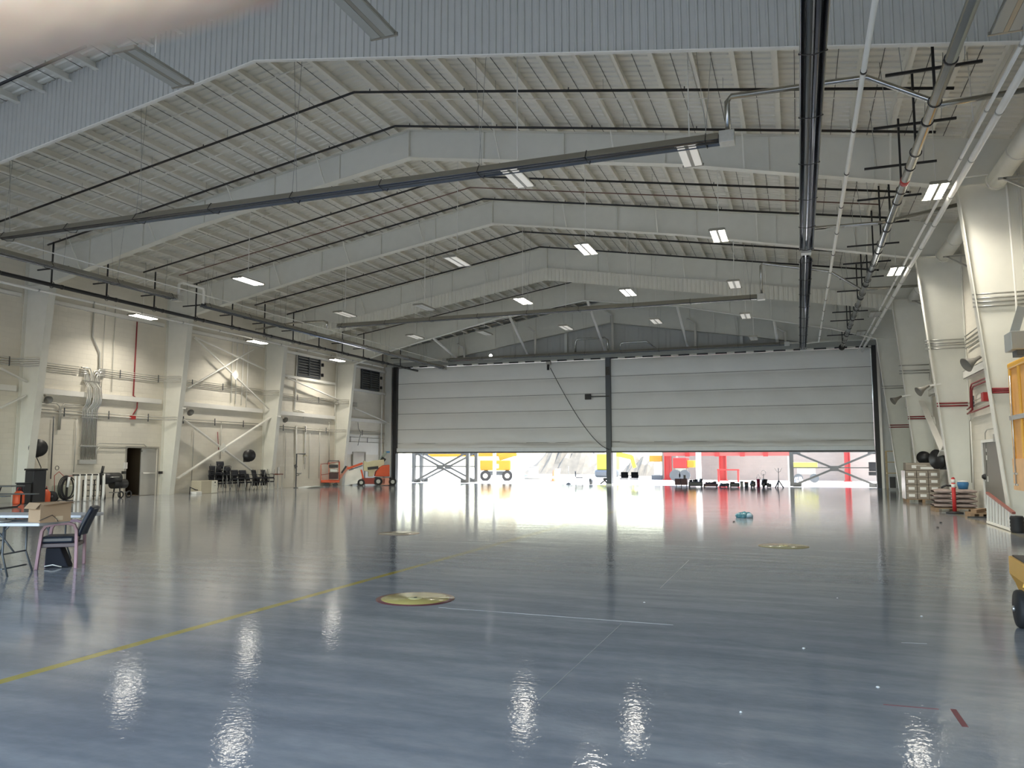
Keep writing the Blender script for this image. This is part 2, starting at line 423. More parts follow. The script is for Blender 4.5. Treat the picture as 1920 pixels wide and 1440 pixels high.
# dark sealing straps between the purlins
STRAP = mat('dark_strap', (.08, .08, .07), .7)
PX = [.45+.9*k for k in range(19)]
w = MB()
for sg in (-1, 1):
    for p in PX[:-1]:
        d = p+.45
        x = XC+sg*d; w.box((x, (Y0+51)/2, deckz(x)-.012), (.014, 51-Y0, .012))
w.build('deck_strap', STRAP, ceiling)
w = MB()                                     # purlins
Z_ = [(-.06, 0), (.0, 0), (.0, .0)]
def purlin_mesh(L):
    m = MB(); m.bb((-.012, 0, 0), (.012, L, .25)); m.bb((0, 0, 0), (.10, L, .014)); m.bb((-.085, 0, .236), (0, L, .25)); m.bb((.088, 0, .014), (.10, L, .035))
    return m
bays = [('A0', 6.9, 14.3, 'in the bay in front of the big ribbed curtain'), ('AB', 14.3, 21.75, 'in the first bay behind the big ribbed curtain'), ('BC', 21.75, 29.1, 'in the second bay behind the big ribbed curtain'),
        ('CD', 29.1, 36.5, 'in the third bay behind the big ribbed curtain'), ('DE', 36.5, 43.8, 'in the fourth bay, past the short ribbed curtain'), ('EF', 43.8, 50.35, 'in the dim last bay over the hangar doors')]
for nm, a, b, where in bays:
    first = purlin_mesh(b-a-.02).build('roof_purlin', ROOFW)
    n = 0
    for sg in (-1, 1):
        for d in PX:
            if nm == 'A0' and (sg > 0 or d < 1): continue
            if d > 16.5: continue
            x = XC+sg*d
            if n == 0: q = first
            else: q = first.copy(); col.objects.link(q)
            n += 1
            q.location = (x, a+.01, topz(x)+.002); q.rotation_euler = (0, math.atan(S)*sg, 0)
            tag(q, 'long white roof purlin '+where, 'purlin', 'roof purlins '+where)
    # bridging angles tying the purlins
    for f, wd in ((.34, 'nearer'), (.68, 'further')):
        y = a+(b-a)*f
        for sg in (-1, 1):
            if nm == 'A0' and sg > 0: continue
            m = MB(); m.bar((XC+sg*.45, y, topz(XC+.45)-.01), (XC+sg*16.4, y, topz(XC+16.4)-.01), .035, .02)
            tag(m.build('purlin_bridging', ROOFW), '%s bridging rod, %s, %s' % (wd, 'cream wall slope' if sg < 0 else 'red pipe slope', where.split(',')[0]), 'bridging')

# ------------------------------------------------------------- portal frames
SOF = {'A': [(0, 11.33), (8.6, 9.93), (15.45, 8.45)], 'B': [(0, 11.33), (8.6, 9.95), (15.45, 8.45)], 'C': [(0, 11.30), (7.6, 10.06), (15.45, 8.45)], 'D': [(0, 11.12), (8, 9.9), (15.45, 8.45)],
       'E': [(0, 10.95), (5.6, 10.2), (13.4, 8.47), (15.45, 7.85)], 'F': [(0, 10.72), (8, 9.45), (15.45, 8.2)]}
FLAB = {'A': 'tapered white portal frame whose rafter carries the big ribbed curtain', 'B': 'tapered white portal frame, first one behind the big ribbed curtain',
        'C': 'tapered white portal frame, second one behind the big ribbed curtain', 'D': 'tapered white portal frame with the short ribbed curtain under its rafter',
        'E': 'tapered white portal frame that carries the sloping struts to the door header', 'F': 'grey portal frame set in the end wall above the hangar doors'}
for k, y in FR.items():
    t = thing('portal_frame', FLAB[k], 'steel frame', (XC, y, 0))
    sof = SOF[k]; kz = sof[-1][1]
    for sg in (-1, 1):
        X = lambda d: XC+sg*d
        c = MB()
        poly = [(X(HW-.001), 0), (X(16.2), 0), (X(15.45), kz), (X(15.45), topz(XC+15.45)), (X(HW-.001), topz(XC+HW))]
        c.prism(poly if sg < 0 else poly[::-1], 'Y', y-.012, y+.012)
        c.bar((X(16.2), y, 0), (X(15.45), y, kz), .30, .025, up=(sg, 0, .05))
        c.bar((X(HW-.02), y, 0), (X(HW-.02), y, 9.4), .30, .025, up=(sg, 0, 0))
        cm = c.build('column', WHITE, t)
        MB().bar((X(15.45), y, kz), (X(HW), y, kz-.02), .28, .025).build('knee_plate', WHITE, cm)
        r = MB()
        poly = [(X(d), z) for d, z in sof]+[(X(15.45), topz(XC+15.45)), (X(0), 12.25)]
        r.prism(poly if sg > 0 else poly[::-1], 'Y', y-.01, y+.01)
        for (d0, z0), (d1, z1) in zip(sof, sof[1:]): r.bar((X(d0), y, z0), (X(d1), y, z1), .28, .022)
        r.bar((X(0), y, 12.24), (X(15.45), y, topz(XC+15.45)-.01), .28, .02)
        rm = r.build('rafter', WHITE, t)
        for d in (2.6, 5.2, 8.2, 11.0, 13.6):
            z = [z0+(z1-z0)*(d-d0)/(d1-d0) for (d0, z0), (d1, z1) in zip(sof, sof[1:]) if d0 <= d <= d1][0]
            MB().bar((X(d), y, z+.02), (X(d), y, topz(XC+d)-.02), .16, .012, up=(1, 0, 0)).build('stiffener', WHITE, rm)
    MB().bar((XC, y, sof[0][1]), (XC, y, 12.24), .27, .03, up=(1, 0, 0)).build('ridge_splice', WHITE, t)
    # flange braces up to the purlins
    for sg in (-1, 1):
        for d in (3.15, 6.75, 10.35, 13.95):
            z = [z0+(z1-z0)*(d-d0)/(d1-d0) for (d0, z0), (d1, z1) in zip(sof, sof[1:]) if d0 <= d <= d1][0]
            for dy in (-1, 1):
                if k == 'F' and dy > 0: continue
                if k != 'A': MB().bar((XC+sg*d, y+.1*dy, z+.03), (XC+sg*d, y+.75*dy, topz(XC+d)+.05), .04, .04).build('flange_brace', WHITE, t)

# ribbed draft curtains
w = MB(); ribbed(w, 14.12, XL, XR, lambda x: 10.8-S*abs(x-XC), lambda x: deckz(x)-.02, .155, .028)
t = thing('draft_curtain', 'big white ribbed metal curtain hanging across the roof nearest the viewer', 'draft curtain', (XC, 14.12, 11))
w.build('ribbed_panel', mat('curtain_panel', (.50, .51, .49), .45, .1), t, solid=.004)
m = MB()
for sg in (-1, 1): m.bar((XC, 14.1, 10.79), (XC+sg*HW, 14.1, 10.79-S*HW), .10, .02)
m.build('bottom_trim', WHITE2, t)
w = MB(); ribbed(w, 36.28, XL+1.3, XR-1.3, lambda x: 10.51-S*abs(x-XC), lambda x: 11.14-S*abs(x-XC), .20, .03)
t = thing('draft_curtain', 'short cream ribbed metal curtain under the rafter far down the roof', 'draft curtain', (XC, 36.28, 10.8))
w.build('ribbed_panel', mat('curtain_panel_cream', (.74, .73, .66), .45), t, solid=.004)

# ------------------------------------------------------------- hangar doors
def wavy(x0, x1, zb, zt, seams):
    m = MB(); zs = [zb]+seams+[zt]
    nx = 60
    pts = []
    for i, (a, b) in enumerate(zip(zs, zs[1:])):
        for j in range(8): pts.append((a+(b-a)*j/8, math.sin(math.pi*j/8)**.6 if 0 < j else 0, i))
    pts.append((zt, 0, len(zs)))
    def fn(u, v):
        x = x0+(x1-x0)*u; z, bu, i = pts[round(v*(len(pts)-1))]
        low = max(0, 1-(z-zb)/1.1)
        e = min(1, 8*min(u, 1-u)+.25)
        yy = YD-.055*bu*e - low*.10*abs(math.sin(3.1*z+.6*math.sin(x*.7)))*e - .012*math.sin(x*2.3+z*2)
        zz = z+(.05*math.sin(x*.9+i)+.03*math.sin(x*2.7+i*2))*low*(0 if z in (zb,) else 1) - (.02*math.sin(math.pi*u) if zb < z < zt else 0)
        return (x, yy, zz)
    m.grid(fn, nx, len(pts)-1)
    return m
DOORFAB = mat('door_fabric', (.84, .845, .83), .42, var=.05, vs_=.8, bump=.012, bs=2.2)
seams = [3.02, 3.9, 4.87, 5.83, 6.62, 7.24]
seams = [at(1480, y, 'Y', YD).z for y in (826, 795, 760, 727, 693)]
for x0, x1, lab in ((-27.12, -11.72, 'wide grey fabric hangar door, the one with a cable hanging across it'), (-11.42, 4.16, 'wide grey fabric hangar door next to the side wall with the red pipes')):
    t = thing('hangar_door', lab, 'hangar door', ((x0+x1)/2, YD, 2.1))
    c = wavy(x0, x1, 2.42, 8.22, seams).build('door_curtain', DOORFAB, t)
    for z in seams: MB().bb((x0, YD-.03, z-.012), (x1, YD+.01, z+.012)).build('seam', mat('door_seam', (.16, .16, .16), .6), c)
    MB().bb((x0, YD-.16, 2.20), (x1, YD+.14, 2.46)).build('bottom_beam', mat('door_beam', (.88, .90, .90), .4), t, bevel=.02)
    MB().bb((x0, YD-.12, 2.10), (x1, YD+.10, 2.20)).build('bottom_seal', mat('door_seal', (.13, .13, .12), .7), t)
t = thing('door_mullion', 'dark grey post standing between the two hangar doors', 'post', (-11.57, YD, 0))
MB().bb((-11.73, YD-.30, 0), (-11.41, YD+.25, 8.32)).build('post', GREYD, t, bevel=.01)
MB().bb((-11.76, YD-.34, 0), (-11.38, YD+.28, .10)).build('base_plate', GREYP, t)
MB().bb((-11.70, YD-.33, 7.15), (-11.44, YD-.29, 7.7)).build('warning_label', mat('worn_dark_label', (.05, .045, .04), .6, var=.9, vs_=6), t)
for x, lab in ((-27.25, 'black vertical guide rail at the edge of the hangar door beside the boom lift'), (4.32, 'black vertical guide rail at the edge of the hangar door near the red pipes')):
    sg = -1 if x < XC else 1
    t = thing('door_guide_rail', lab, 'guide rail', (x, YD, 0))
    MB().bb((x-.13, YD-.30, 0), (x+.13, YD+.1, 8.45)).build('rail', BLACK, t)
    MB().bb((x+sg*.15-.04, YD-.40, 0), (x+sg*.15+.10*sg, YD-.1, 8.3)).build('side_channel', ALU, t)
# header over the doors
t = thing('door_header', 'long grey steel header beam above both hangar doors', 'beam', (XC, YD-.2, 8.3))
MB().bb((-27.4, YD-.30, 8.32), (4.5, YD+.0, 8.62)).build('beam', mat('header_paint', (.33, .34, .32), .5), t)
MB().bb((-27.4, YD-.45, 8.62), (4.5, YD+.1, 8.70)).build('top_flange', WHITE, t)
MB().bb((-27.4, YD-.12, 8.24), (4.5, YD+.15, 8.32)).build('painted_shadow_gap', BLACK, t)  # solid black strip, paints the shade under the header
x = -27
while x < 4.3:
    MB().bb((x, YD-.25, 8.24), (x+.45, YD-.1, 8.32)).build('header_clip', WHITE, t); x += 1.15
# struts between frame E and the header
for i, (px, py, qx, qy, lab) in enumerate(((812, 634, 857, 675, 'the one nearest the boom lift'), (955, 604, 990, 667, 'second from the boom lift'), (1101, 566, 1135, 662, 'from the ridge to the mullion'),
                                           (1270, 580, 1290, 652, 'second from the red pipes'), (1455, 597, 1458, 645, 'the one nearest the red pipes'))):
    a = at(px, py, 'Y', 43.8); b = at(qx, qy, 'Y', YD-.35)
    if i == 4: a = Vector((-1.0, 43.8, 10.0-.8))
    a.z = min(a.z, 10.9)
    d = abs(a.x-XC); z = [z0+(z1-z0)*(d-d0)/(d1-d0) for (d0, z0), (d1, z1) in zip(SOF['E'], SOF['E'][1:]) if d0 <= d <= d1][0]
    a.z = z
    t = thing('door_strut', 'white sloping strut down to the door header, '+lab, 'strut', b)
    MB().cyl(a, (b.x, YD-.3, 8.7), .085, 10).build('brace_tube', WHITE2, t)
    MB().box((b.x, YD-.3, 8.74), (.3, .3, .06)).build('foot_plate', WHITE, t)
    x = b.x+.45
    MB().cyl((x, YD-.15, 8.7), (x, YD-.15, topz(x)-1.1+.05), .075, 10).build('post', WHITE2, t)
    MB().cyl((x, YD-.15, topz(x)-1.1), (x-.5, YD-.15, topz(x)-.75), .06, 8).build('knee_brace', WHITE2, t)
for px, lab in ((1060, 'beside the mullion'), (1390, 'on the side of the red pipes'), (780, 'on the side of the boom lift')):
    x = at(px, 640, 'Y', 50.3).x
    t = thing('gable_post', 'square grey wall post above the doors, '+lab, 'post', (x, 50.45, 8.3))
    MB().bb((x-.09, 50.38, 8.3), (x+.09, 50.58, min(11.2, topz(x)-1.2))).build('post', PANEL, t)
# black sign arm on the mullion
t = thing('projecting_sign', 'small black square sign held out on an arm from the mullion', 'sign', (-11.7, YD-.35, 5.9))
a = at(1139, 743, 'Y', YD-.4); b = at(1108, 743, 'Y', YD-.4)
MB().bar((a.x+.1, YD-.4, a.z), (b.x, YD-.4, a.z), .06, .06).build('arm', BLACK, t)
MB().box((b.x-.2, YD-.4, a.z), (.42, .10, .36)).build('sign_box', BLACK, t, bevel=.02)
# hoist and hanging cable
a = at(1029, 684, 'Y', YD-.45); t = thing('door_cable_reel', 'dark hoist box with a thin cable sagging across the grey door', 'cable reel', a)
MB().box(a+Vector((0, 0, .12)), (.30, .22, .2)).build('housing', GREYP, t, bevel=.02)
MB().cyl(a+Vector((-.05, 0, -.35)), a+Vector((-.05, 0, .08)), .08, 10).build('hook_block', BLACK, t)
p0 = at(1032, 690, 'Y', YD-.4); p1 = at(1096, 800, 'Y', YD-.4); p2 = at(1143, 843, 'Y', YD-.4)
pts = []
for i in range(19):
    u = i/18; p = p0*(1-u)**2+(p1*2-(p0+p2)*.5)*2*u*(1-u)+p2*u*u; pts.append(p)
MB().tube(pts, .022, 6).build('cable', BLACK, t)

# ================================================================== LIGHTS AND SERVICES
LZ = 8.0
LIGHTS = [((1755, 360), 1, 'bright twin ceiling light near the white rails, the largest lit one'), ((1348, 443), 1, 'bright twin ceiling light hanging right of the ridge beside the long tube heater'),
 ((1098, 468), 1, 'bright twin ceiling light hanging close to the top of the dark sprinkler arch'), ((1680, 509), 1, 'bright twin ceiling light behind the white rails, the smaller lit one there'),
 ((857, 491), 2, 'faintly glowing ceiling light under the white roof left of the ridge'), ((465, 528), 1, 'bright ceiling light over the cream wall, in front of a wide rafter'),
 ((268, 595), 1, 'bright ceiling light near the cream wall, above the red fire pipe'), ((980, 565), 1, 'bright small ceiling light under the ribbed curtain, left of the ridge'),
 ((1177, 549), 1, 'bright small ceiling light under the ribbed curtain, right of the ridge'), ((1377, 534), 2, 'faint ceiling light in front of the short ribbed curtain by the tube heater'),
 ((482, 642), 1, 'bright ceiling light near the cream wall, above the crossed wall braces'), ((632, 676), 1, 'bright ceiling light near the cream wall, beside the louvred vent'),
 ((796, 577), 0, 'unlit ceiling light in front of the short ribbed curtain, over the louvred vents'), ((647, 590), 2, 'faint ceiling light above the end of the far cross heater'),
 ((778, 632), 2, 'faint small ceiling light ahead of the last smooth rafter'), ((1061, 615), 2, 'faint small ceiling light in front of the dim end wall, left of the big strut'),
 ((1230, 603), 2, 'faint small ceiling light in front of the dim end wall, right of the big strut'), ((1398, 593), 2, 'faint small ceiling light hanging under the last rafter, right half'),
 ((1640, 590), 0, 'unlit ceiling light behind the white rails, the upper of two'), ((1614, 625), 0, 'unlit ceiling light behind the white rails, the lower of two'),
 ((908, 625), 0, 'unlit small ceiling light in front of the dim end wall, far left of the struts'), ((1413, 635), 0, 'unlit tiny ceiling light next to the door header'),
 ((290, 130), 0, 'unlit twin ceiling light in front of the big ribbed curtain, beside the black pipe'), ((680, 30), 0, 'unlit twin ceiling light in front of the big ribbed curtain, at the top edge'),
 ((970, 335), 2, 'pale ceiling light tucked behind the long cross heater'), ((1293, 293), 2, 'pale ceiling light under the end of the long cross heater'),
 ((1905, 20), 0, 'unlit ceiling light at the corner of the ribbed curtain above the white rails')]
def light_proto():
    t = thing('ceiling_light', 'x', 'ceiling light', (0, 0, 0), 'hanging twin panel ceiling lights')
    m = MB(); m.bb((-.20, -.62, .03), (.20, .62, .07)); m.bb((-.23, -.64, -.005), (.23, -.60, .05)); m.bb((-.23, .60, -.005), (.23, .64, .05)); m.bb((-.035, -.6, 0), (.035, .6, .05))
    m.build('housing', HOOD, t, local=True)
    for s in (-1, 1):
        m = MB(); m.bb((s*.115-.075, -.59, -.002), (s*.115+.075, .59, .03)); m.build('diffuser', LEDOFF, t, local=True)
    m = MB(); m.cyl((0, 0, .07), (0, 0, 1), .012, 6); m.build('hanging_rod', WHITE2, t, local=True)
    return t
proto = light_proto()
LIT = {}
for i, ((px, py), on, lab) in enumerate(LIGHTS):
    p = at(px, py, 'Z', LZ if 'cream wall' not in lab or 'rafter' in lab else 7.7)
    o = proto if i == len(LIGHTS)-1 else copy_tree(proto)
    o.location = p; o['label'] = lab
    for ch in children(o):
        if ch.name.startswith('diffuser'):
            if on:
                key = (ch.name.split('.')[0], on, ch.data.vertices[0].co.x > 0)
                if key not in LIT:
                    LIT[key] = ch.data.copy(); LIT[key].materials[0] = LEDON if on == 1 else LEDDIM
                ch.data = LIT[key]
        if ch.name.startswith('hanging_rod'): ch.scale = (1, 1, topz(p.x)-p.z+.1)
    if on == 1:
        la = bpy.data.lights.new('lamp', 'AREA'); la.shape = 'RECTANGLE'; la.size = .40; la.size_y = 1.18; la.energy = LAMP_W*(.6 if 'white rails' in lab else .62 if 'near the cream wall' in lab else 1); la.color = (1, .93, .80); la.spread = R(140)
        lo = bpy.data.objects.new('lamp', la); col.objects.link(lo); lo.parent = o; lo.location = (0, 0, -.012)
# round wall light far away
a = at(920, 667, 'Y', 50.2)
t = thing('floodlight', 'small round lit lamp on the dim end wall above the door', 'lamp', a)
MB().lathe([(.0, 0), (.12, 0), (.12, .1), (.06, .2), (0, .2)], a, 'Y', 14).build('housing', GREYP, t)
MB().lathe([(0, -.02), (.10, -.02), (.11, .0), (0, .0)], a, 'Y', 14).build('lens', mat('lamp_lens', (.9, .9, .9), .3, emit=(1, .98, .95), es=25), t)

# sprinkler branch pipes following the roof slope
SP = [(18.35, 12.0, 'first arch behind the big ribbed curtain'), (20.75, 12.0, 'second arch behind the big ribbed curtain'), (25.3, 12.0, 'first arch of the second bay, behind the cross heater'),
      (28.0, 12.0, 'arch just ahead of the second rafter'), (32.6, 11.95, 'arch in the middle of the third bay'), (35.3, 11.95, 'arch just ahead of the short ribbed curtain'),
      (39.6, 11.95, 'thin arch behind the short ribbed curtain'), (42.6, 11.9, 'thin arch ahead of the last white rafter'), (47.6, 11.9, 'thin arch in the dim bay over the doors'), (13.0, 12.0, 'one crossing in front of the big ribbed curtain')]
for y, z, lab in SP:
    t = thing('sprinkler_pipe', 'black sprinkler pipe over the ridge, '+lab, 'pipe', (XC, y, z))
    L0, L1 = (14.6, 14.9)
    pts = [(XC-L0, y, z-S*L0), (XC, y, z), (XC+L1, y, z-S*L1)]
    if y < 14: pts = [(XC-14.6, y, z-S*14.6), (XC-4, y, z-S*4)]
    MB().tube(pts, .036 if y < 37 else .03, 8).build('pipe', BLACK, t)
    m = MB(); h = MB(); d = -14.0
    while d < (14.5 if y > 14 else -4):
        zz = z-S*abs(d); z2 = z-S*abs(d+.9)
        MB().cyl((XC+d, y, zz), (XC+d, y, zz+.09), .014, 6).build('sprinkler_head', BLACK, t)
        MB().cyl((XC+d+.9, y, z2-.04), (XC+d+.9, y, z2+.3), .006, 5).build('hanger_rod', GREYP, t)
        d += 2.9

# brownish pipe
t = thing('conduit_pipe', 'thin brown conduit pipe bent over the ridge in the second bay', 'pipe', (XC, 26.7, 12))
MB().tube([(XC-14, 26.7, 12.03-S*14), (XC, 26.7, 12.03), (XC+14.2, 26.7, 12.03-S*14.2)], .022, 6).build('pipe', mat('brown_pipe', (.18, .10, .08), .5), t)

# infrared tube heaters ------------------------------------------------
def heater(name, lab, a, b, rod_top, group='long tube heaters under the roof', box_end=1, lower=0):
    a, b = Vector(a), Vector(b); d = (b-a); L = d.length; d.normalize(); sx = Vector((d.y, -d.x, 0))
    t = thing('tube_heater', lab, 'heater', (a+b)/2)
    hood = [(-.20, -.02), (-.09, .14), (.09, .14), (.20, -.02)]
    P = lambda p, q: p+sx*q[0]+Vector((0, 0, q[1]))
    m = MB()
    vs_ = [P(a, q) for q in hood]+[P(b, q) for q in hood]
    m.add(vs_, [(i, i+1, i+5, i+4) for i in range(3)])
    m.build('hood', HOOD, t, solid=.008)
    m = MB(); q2 = [(-.185, -.02), (-.08, .125), (.08, .125), (.185, -.02)]
    vs_ = [P(a, q) for q in q2]+[P(b, q) for q in q2]
    m.add(vs_, [(i, i+4, i+5, i+1) for i in range(3)]); m.build('reflector', REFL, t, solid=.004)
    for s in (-1, 1):
        MB().cyl(a+sx*.06*s+Vector((0, 0, .03)), b+sx*.06*s+Vector((0, 0, .03)), .042, 10).build('emitter_tube', GREYD if s < 0 else mat('blued_steel_tube', (.12, .13, .16), .25, .9), t)
    n = max(2, int(L/2.4))
    for i in range(n+1):
        p = a+d*(.25+(L-.5)*i/n)
        m = MB(); m.tube([P(p, (-.215, -.03)), P(p, (0, -.07)), P(p, (.215, -.03))], .010, 5); m.tube([P(p, (-.215, -.03)), P(p, (-.10, .155)), P(p, (.10, .155)), P(p, (.215, -.03))], .008, 5); m.build('bracket', BLACK, t)
        if i % 2 == 0:
            for s in (-1, 1): MB().cyl(P(p, (s*.09, .15)), P(p+d*.22*s, (s*.10, topz(p.x)-p.z)), .006, 5).build('hanging_chain', GREYP, t)
    for s, p in ((-1, a), (1, b)):
        if s == box_end or box_end == 0:
            MB().box(p+d*s*.16+Vector((0, 0, .04)), (.30, .30, .24), rz=math.atan2(d.x, -d.y) if False else 0).build('burner_box', GALV, t, bevel=.01)
    return t
heater('h', 'long shiny tube heater running away near the white rails, nearer one', (.42, 5.0, LZ), (.42, 25.0, LZ), 0)
heater('h', 'long shiny tube heater running away near the white rails, further one', (.42, 26.1, LZ), (.42, 47.6, LZ), 0)
heater('h', 'long dark tube heater crossing the whole hangar nearest the viewer', (-21.6, 15.65, LZ), (-1.3, 15.65, LZ), 0)
heater('h', 'long tube heater crossing the hangar far back, under the short ribbed curtain', (-20.6, 31.9, LZ), (-1.35, 31.9, LZ), 0, box_end=0)
heater('h', 'long tube heater running along the cream wall, nearer one', (-23.1, 5.0, LZ), (-23.1, 24.0, LZ), 0)
heater('h', 'long tube heater running along the cream wall, further one', (-23.1, 25.6, LZ), (-23.1, 49.0, LZ), 0)
heater('h', 'long tube heater lying just ahead of the door header', (-22.6, 48.6, LZ+.45), (-.6, 48.6, LZ+.45), 0, box_end=0)
# round exhaust ducts
def duct(name, lab, pts, r, m=CHROME, cat='duct', joint=True):
    t = thing(name, lab, cat, pts[0])
    MB().tube(pts, r, 14).build('tube', m, t)
    if joint:
        j = MB()
        for a, b in zip(pts, pts[1:]):
            a, b = Vector(a), Vector(b); n = int((b-a).length/1.6)
            for i in range(1, n+1): p = a+(b-a)*i/(n+1); dd = (b-a).normalized(); j.cyl(p-dd*.02, p+dd*.02, r*1.08, 14)
        if j.v: j.build('joint_ring', m, t)
    return t
e = Vector((-1.12, 15.65, LZ))
duct('exhaust_duct', 'shiny round exhaust pipe rising from the long cross heater and over to the black struts', [e+Vector((0, 0, .1)), e+Vector((0, 0, .80)), e+Vector((.08, 0, .9)), (at(1625, 145, 'Y', 15.8)), at(1745, 188, 'Y', 15.9), (at(1760, 197, 'Y', 15.9)), at(1925, 168, 'Y', 16.2)], .052, joint=False)
e = Vector((-1.17, 31.9, LZ))
duct('exhaust_duct', 'thin round exhaust pipe rising from the far cross heater toward the black struts', [e+Vector((0, 0, .1)), e+Vector((0, 0, 1.3)), e+Vector((.08, 0, 1.38)), at(1556, 509, 'Y', 31.9), at(1613, 542, 'Y', 32), at(1720, 536, 'Y', 32.3)], .05, joint=False)
e = at(613, 610, 'Y', 31.9)
duct('exhaust_duct', 'thin grey exhaust pipe rising from the far cross heater beside the cream wall', [at(613, 616, 'Y', 31.9), at(613, 604, 'Y', 31.9), at(607, 602, 'Y', 31.9), at(552, 605, 'Y', 32.2), at(480, 618, 'Y', 32.6)], .05, joint=False)
duct('exhaust_duct', 'white hooped pipe joining the two heaters along the cream wall', [(-23.1, 24.2, LZ+.1), (-23.1, 24.2, LZ+.62), (-23.05, 24.35, LZ+.72), (-23.05, 25.5, LZ+.72), (-23.1, 25.6, LZ+.6), (-23.1, 25.6, LZ+.1)], .05, WHITE2, joint=False)
duct('exhaust_duct', 'grey hooped pipe above the door header, left of the mullion strut', [at(1079, 665, 'Y', 48.6), at(1079, 640, 'Y', 48.6), at(1083, 636, 'Y', 48.6), at(1134, 633, 'Y', 48.6), at(1139, 637, 'Y', 48.6), at(1141, 662, 'Y', 48.6)], .06, joint=False)
duct('exhaust_duct', 'short grey pipe above the door header, right of the mullion', [at(1163, 656, 'Y', 49), at(1163, 646, 'Y', 49), at(1166, 643, 'Y', 49), at(1212, 640, 'Y', 49), at(1232, 655, 'Y', 49.3)], .05, joint=False)
duct('exhaust_duct', 'round grey exhaust pipe from the lengthwise heater across to the wall column', [at(1512, 429, 'Y', 24.2), at(1650, 418, 'Y', 24.2), at(1795, 384, 'Y', 24.2)], .055, joint=False)
def long_pipe(name, lab, x, y0, y1, z, r, m, cat='pipe', extra=None, clamps=None):
    t = thing(name, lab, cat, (x, (y0+y1)/2, z))
    mb = MB(); mb.cyl((x, y0, z), (x, y1, z), r, 12)
    if extra:
        for e_ in extra: mb.tube(e_, r*.8, 8)
    mb.build('pipe', m, t)
    y = max(y0, 8)+.7
    while y < y1-.3: MB().cyl((x, y-.03, z), (x, y+.03, z), r*1.18, 12).build('clamp', clamps or m, t); y += 2.45
    return t
long_pipe('steel_duct', 'long shiny steel duct hung from black struts, running down the red pipe side', 2.5, 4.5, 47.8, LZ, .095, CHROME, 'duct', clamps=BLACK)
MB().tube([(2.5, 19.3, LZ), (2.5, 19.55, LZ)], .101, 12).build('red_band', REDP, [o for o in bpy.data.objects if o.name.startswith('steel_duct')][0])
t = [o for o in bpy.data.objects if o.name.startswith('steel_duct')][0]
MB().lathe([(0, 0), (.17, .0), (.17, .14), (.10, .25), (0, .25)], (2.5, 47.6, LZ), 'Y', 14).build('end_cap', BLACK, t)
long_pipe('black_rail_pipe', 'long black pipe hung from black struts, running down the cream wall side', -25.5, 4.5, 49.8, LZ, .075, BLACK)
long_pipe('white_rail_pipe', 'thick long white pipe running down the red pipe side', 3.68, 4.5, 49.6, LZ, .065, WHITE2, clamps=GREYP)
long_pipe('white_rail_pipe', 'thin long white pipe running beside the thick one', 3.48, 4.5, 49.6, LZ+.06, .035, WHITE2, clamps=GREYP)
long_pipe('white_rail_pipe', 'long white pipe running high along the cream wall', -26.7, 4.5, 47.0, LZ-.02, .05, WHITE2, clamps=GREYP)
long_pipe('white_gas_pipe', 'slim white gas pipe sloping away between the heater and the steel duct', 1.22, 4.5, 44.9, LZ+.02, .045, WHITE2, clamps=BLACK, extra=[[(1.22, 44.9, LZ+.02), (1.22, 44.95, LZ+.0), (.6, 45.2, LZ-.02)]])
long_pipe('white_gas_pipe', 'thin white pipe running just above the heater along the cream wall', -22.7, 12, 49.0, LZ+.35, .02, WHITE2)
# black strut hangers
def hanger(lab, x, y, zt, bar=True):
    t = thing('pipe_hanger', lab, 'hanger', (x, y, LZ), 'black pipe hangers')
    MB().bar((x, y, LZ+.02), (x, y, zt), .045, .045).build('strut', BLACK, t)
    MB().torus((x, y+.03, LZ), 'Y', .112, .012, 16, 6).build('ring_clamp', BLACK, t)
    if bar: MB().bar((x-.78, y+.04, 8.62), (x+.78, y+.04, 8.62), .045, .05).build('crossbar', BLACK, t)
    for s in (-1, 1):
        MB().cyl((x+.5*s, y+.04, 8.62), (x+.5*s+.1*s, y+.04, topz(x)+.1), .008, 5).build('threaded_rod', GREYP, t)
    return t
NTH = 'first second third fourth fifth sixth seventh eighth ninth tenth eleventh twelfth thirteenth fourteenth'.split()
for i in range(14):
    y = 15.0+2.45*i+.15
    if y > 48.5: break
    hanger('%s black strut and crossbar along the shiny steel duct, counting from the viewer' % NTH[i], 2.5, y, 9.75)['group'] = 'black hangers of the steel duct'
for i in range(12):
    y = 20.5+2.43*i
    if y > 48: break
    hanger('%s black strut and crossbar along the black pipe, counting from the viewer' % NTH[i], -25.5, y, 9.6)['group'] = 'black hangers of the black pipe'
# big white round ducts along the side wall, between the columns
for y0, y1, lab in ((15.2, 21.3, 'thick white round duct high on the side wall, nearest piece'), (22.3, 28.7, 'thick white round duct high on the side wall, second piece'), (29.6, 36.0, 'thick white round duct high on the side wall, third piece')):
    t = thing('ventilation_duct', lab, 'duct', (4.72, (y0+y1)/2, 8.35))
    MB().cyl((4.72, y0, 8.35), (4.72, y1, 8.35), .22, 20).build('tube', WHITE, t)
    m = MB()
    for f in (.02, .33, .66, .98): m.cyl((4.72, y0+(y1-y0)*f-.03, 8.35), (4.72, y0+(y1-y0)*f+.03, 8.35), .24, 20)
    m.build('joint_ring', WHITE, t)
    for f in (.15, .8):
        m = MB(); y = y0+(y1-y0)*f; m.bar((5.25, y, 7.6), (4.6, y, 8.02), .05, .05); m.bar((5.25, y, 8.02), (4.5, y, 8.02), .05, .05)
        m.build('bracket', GREYP, t)

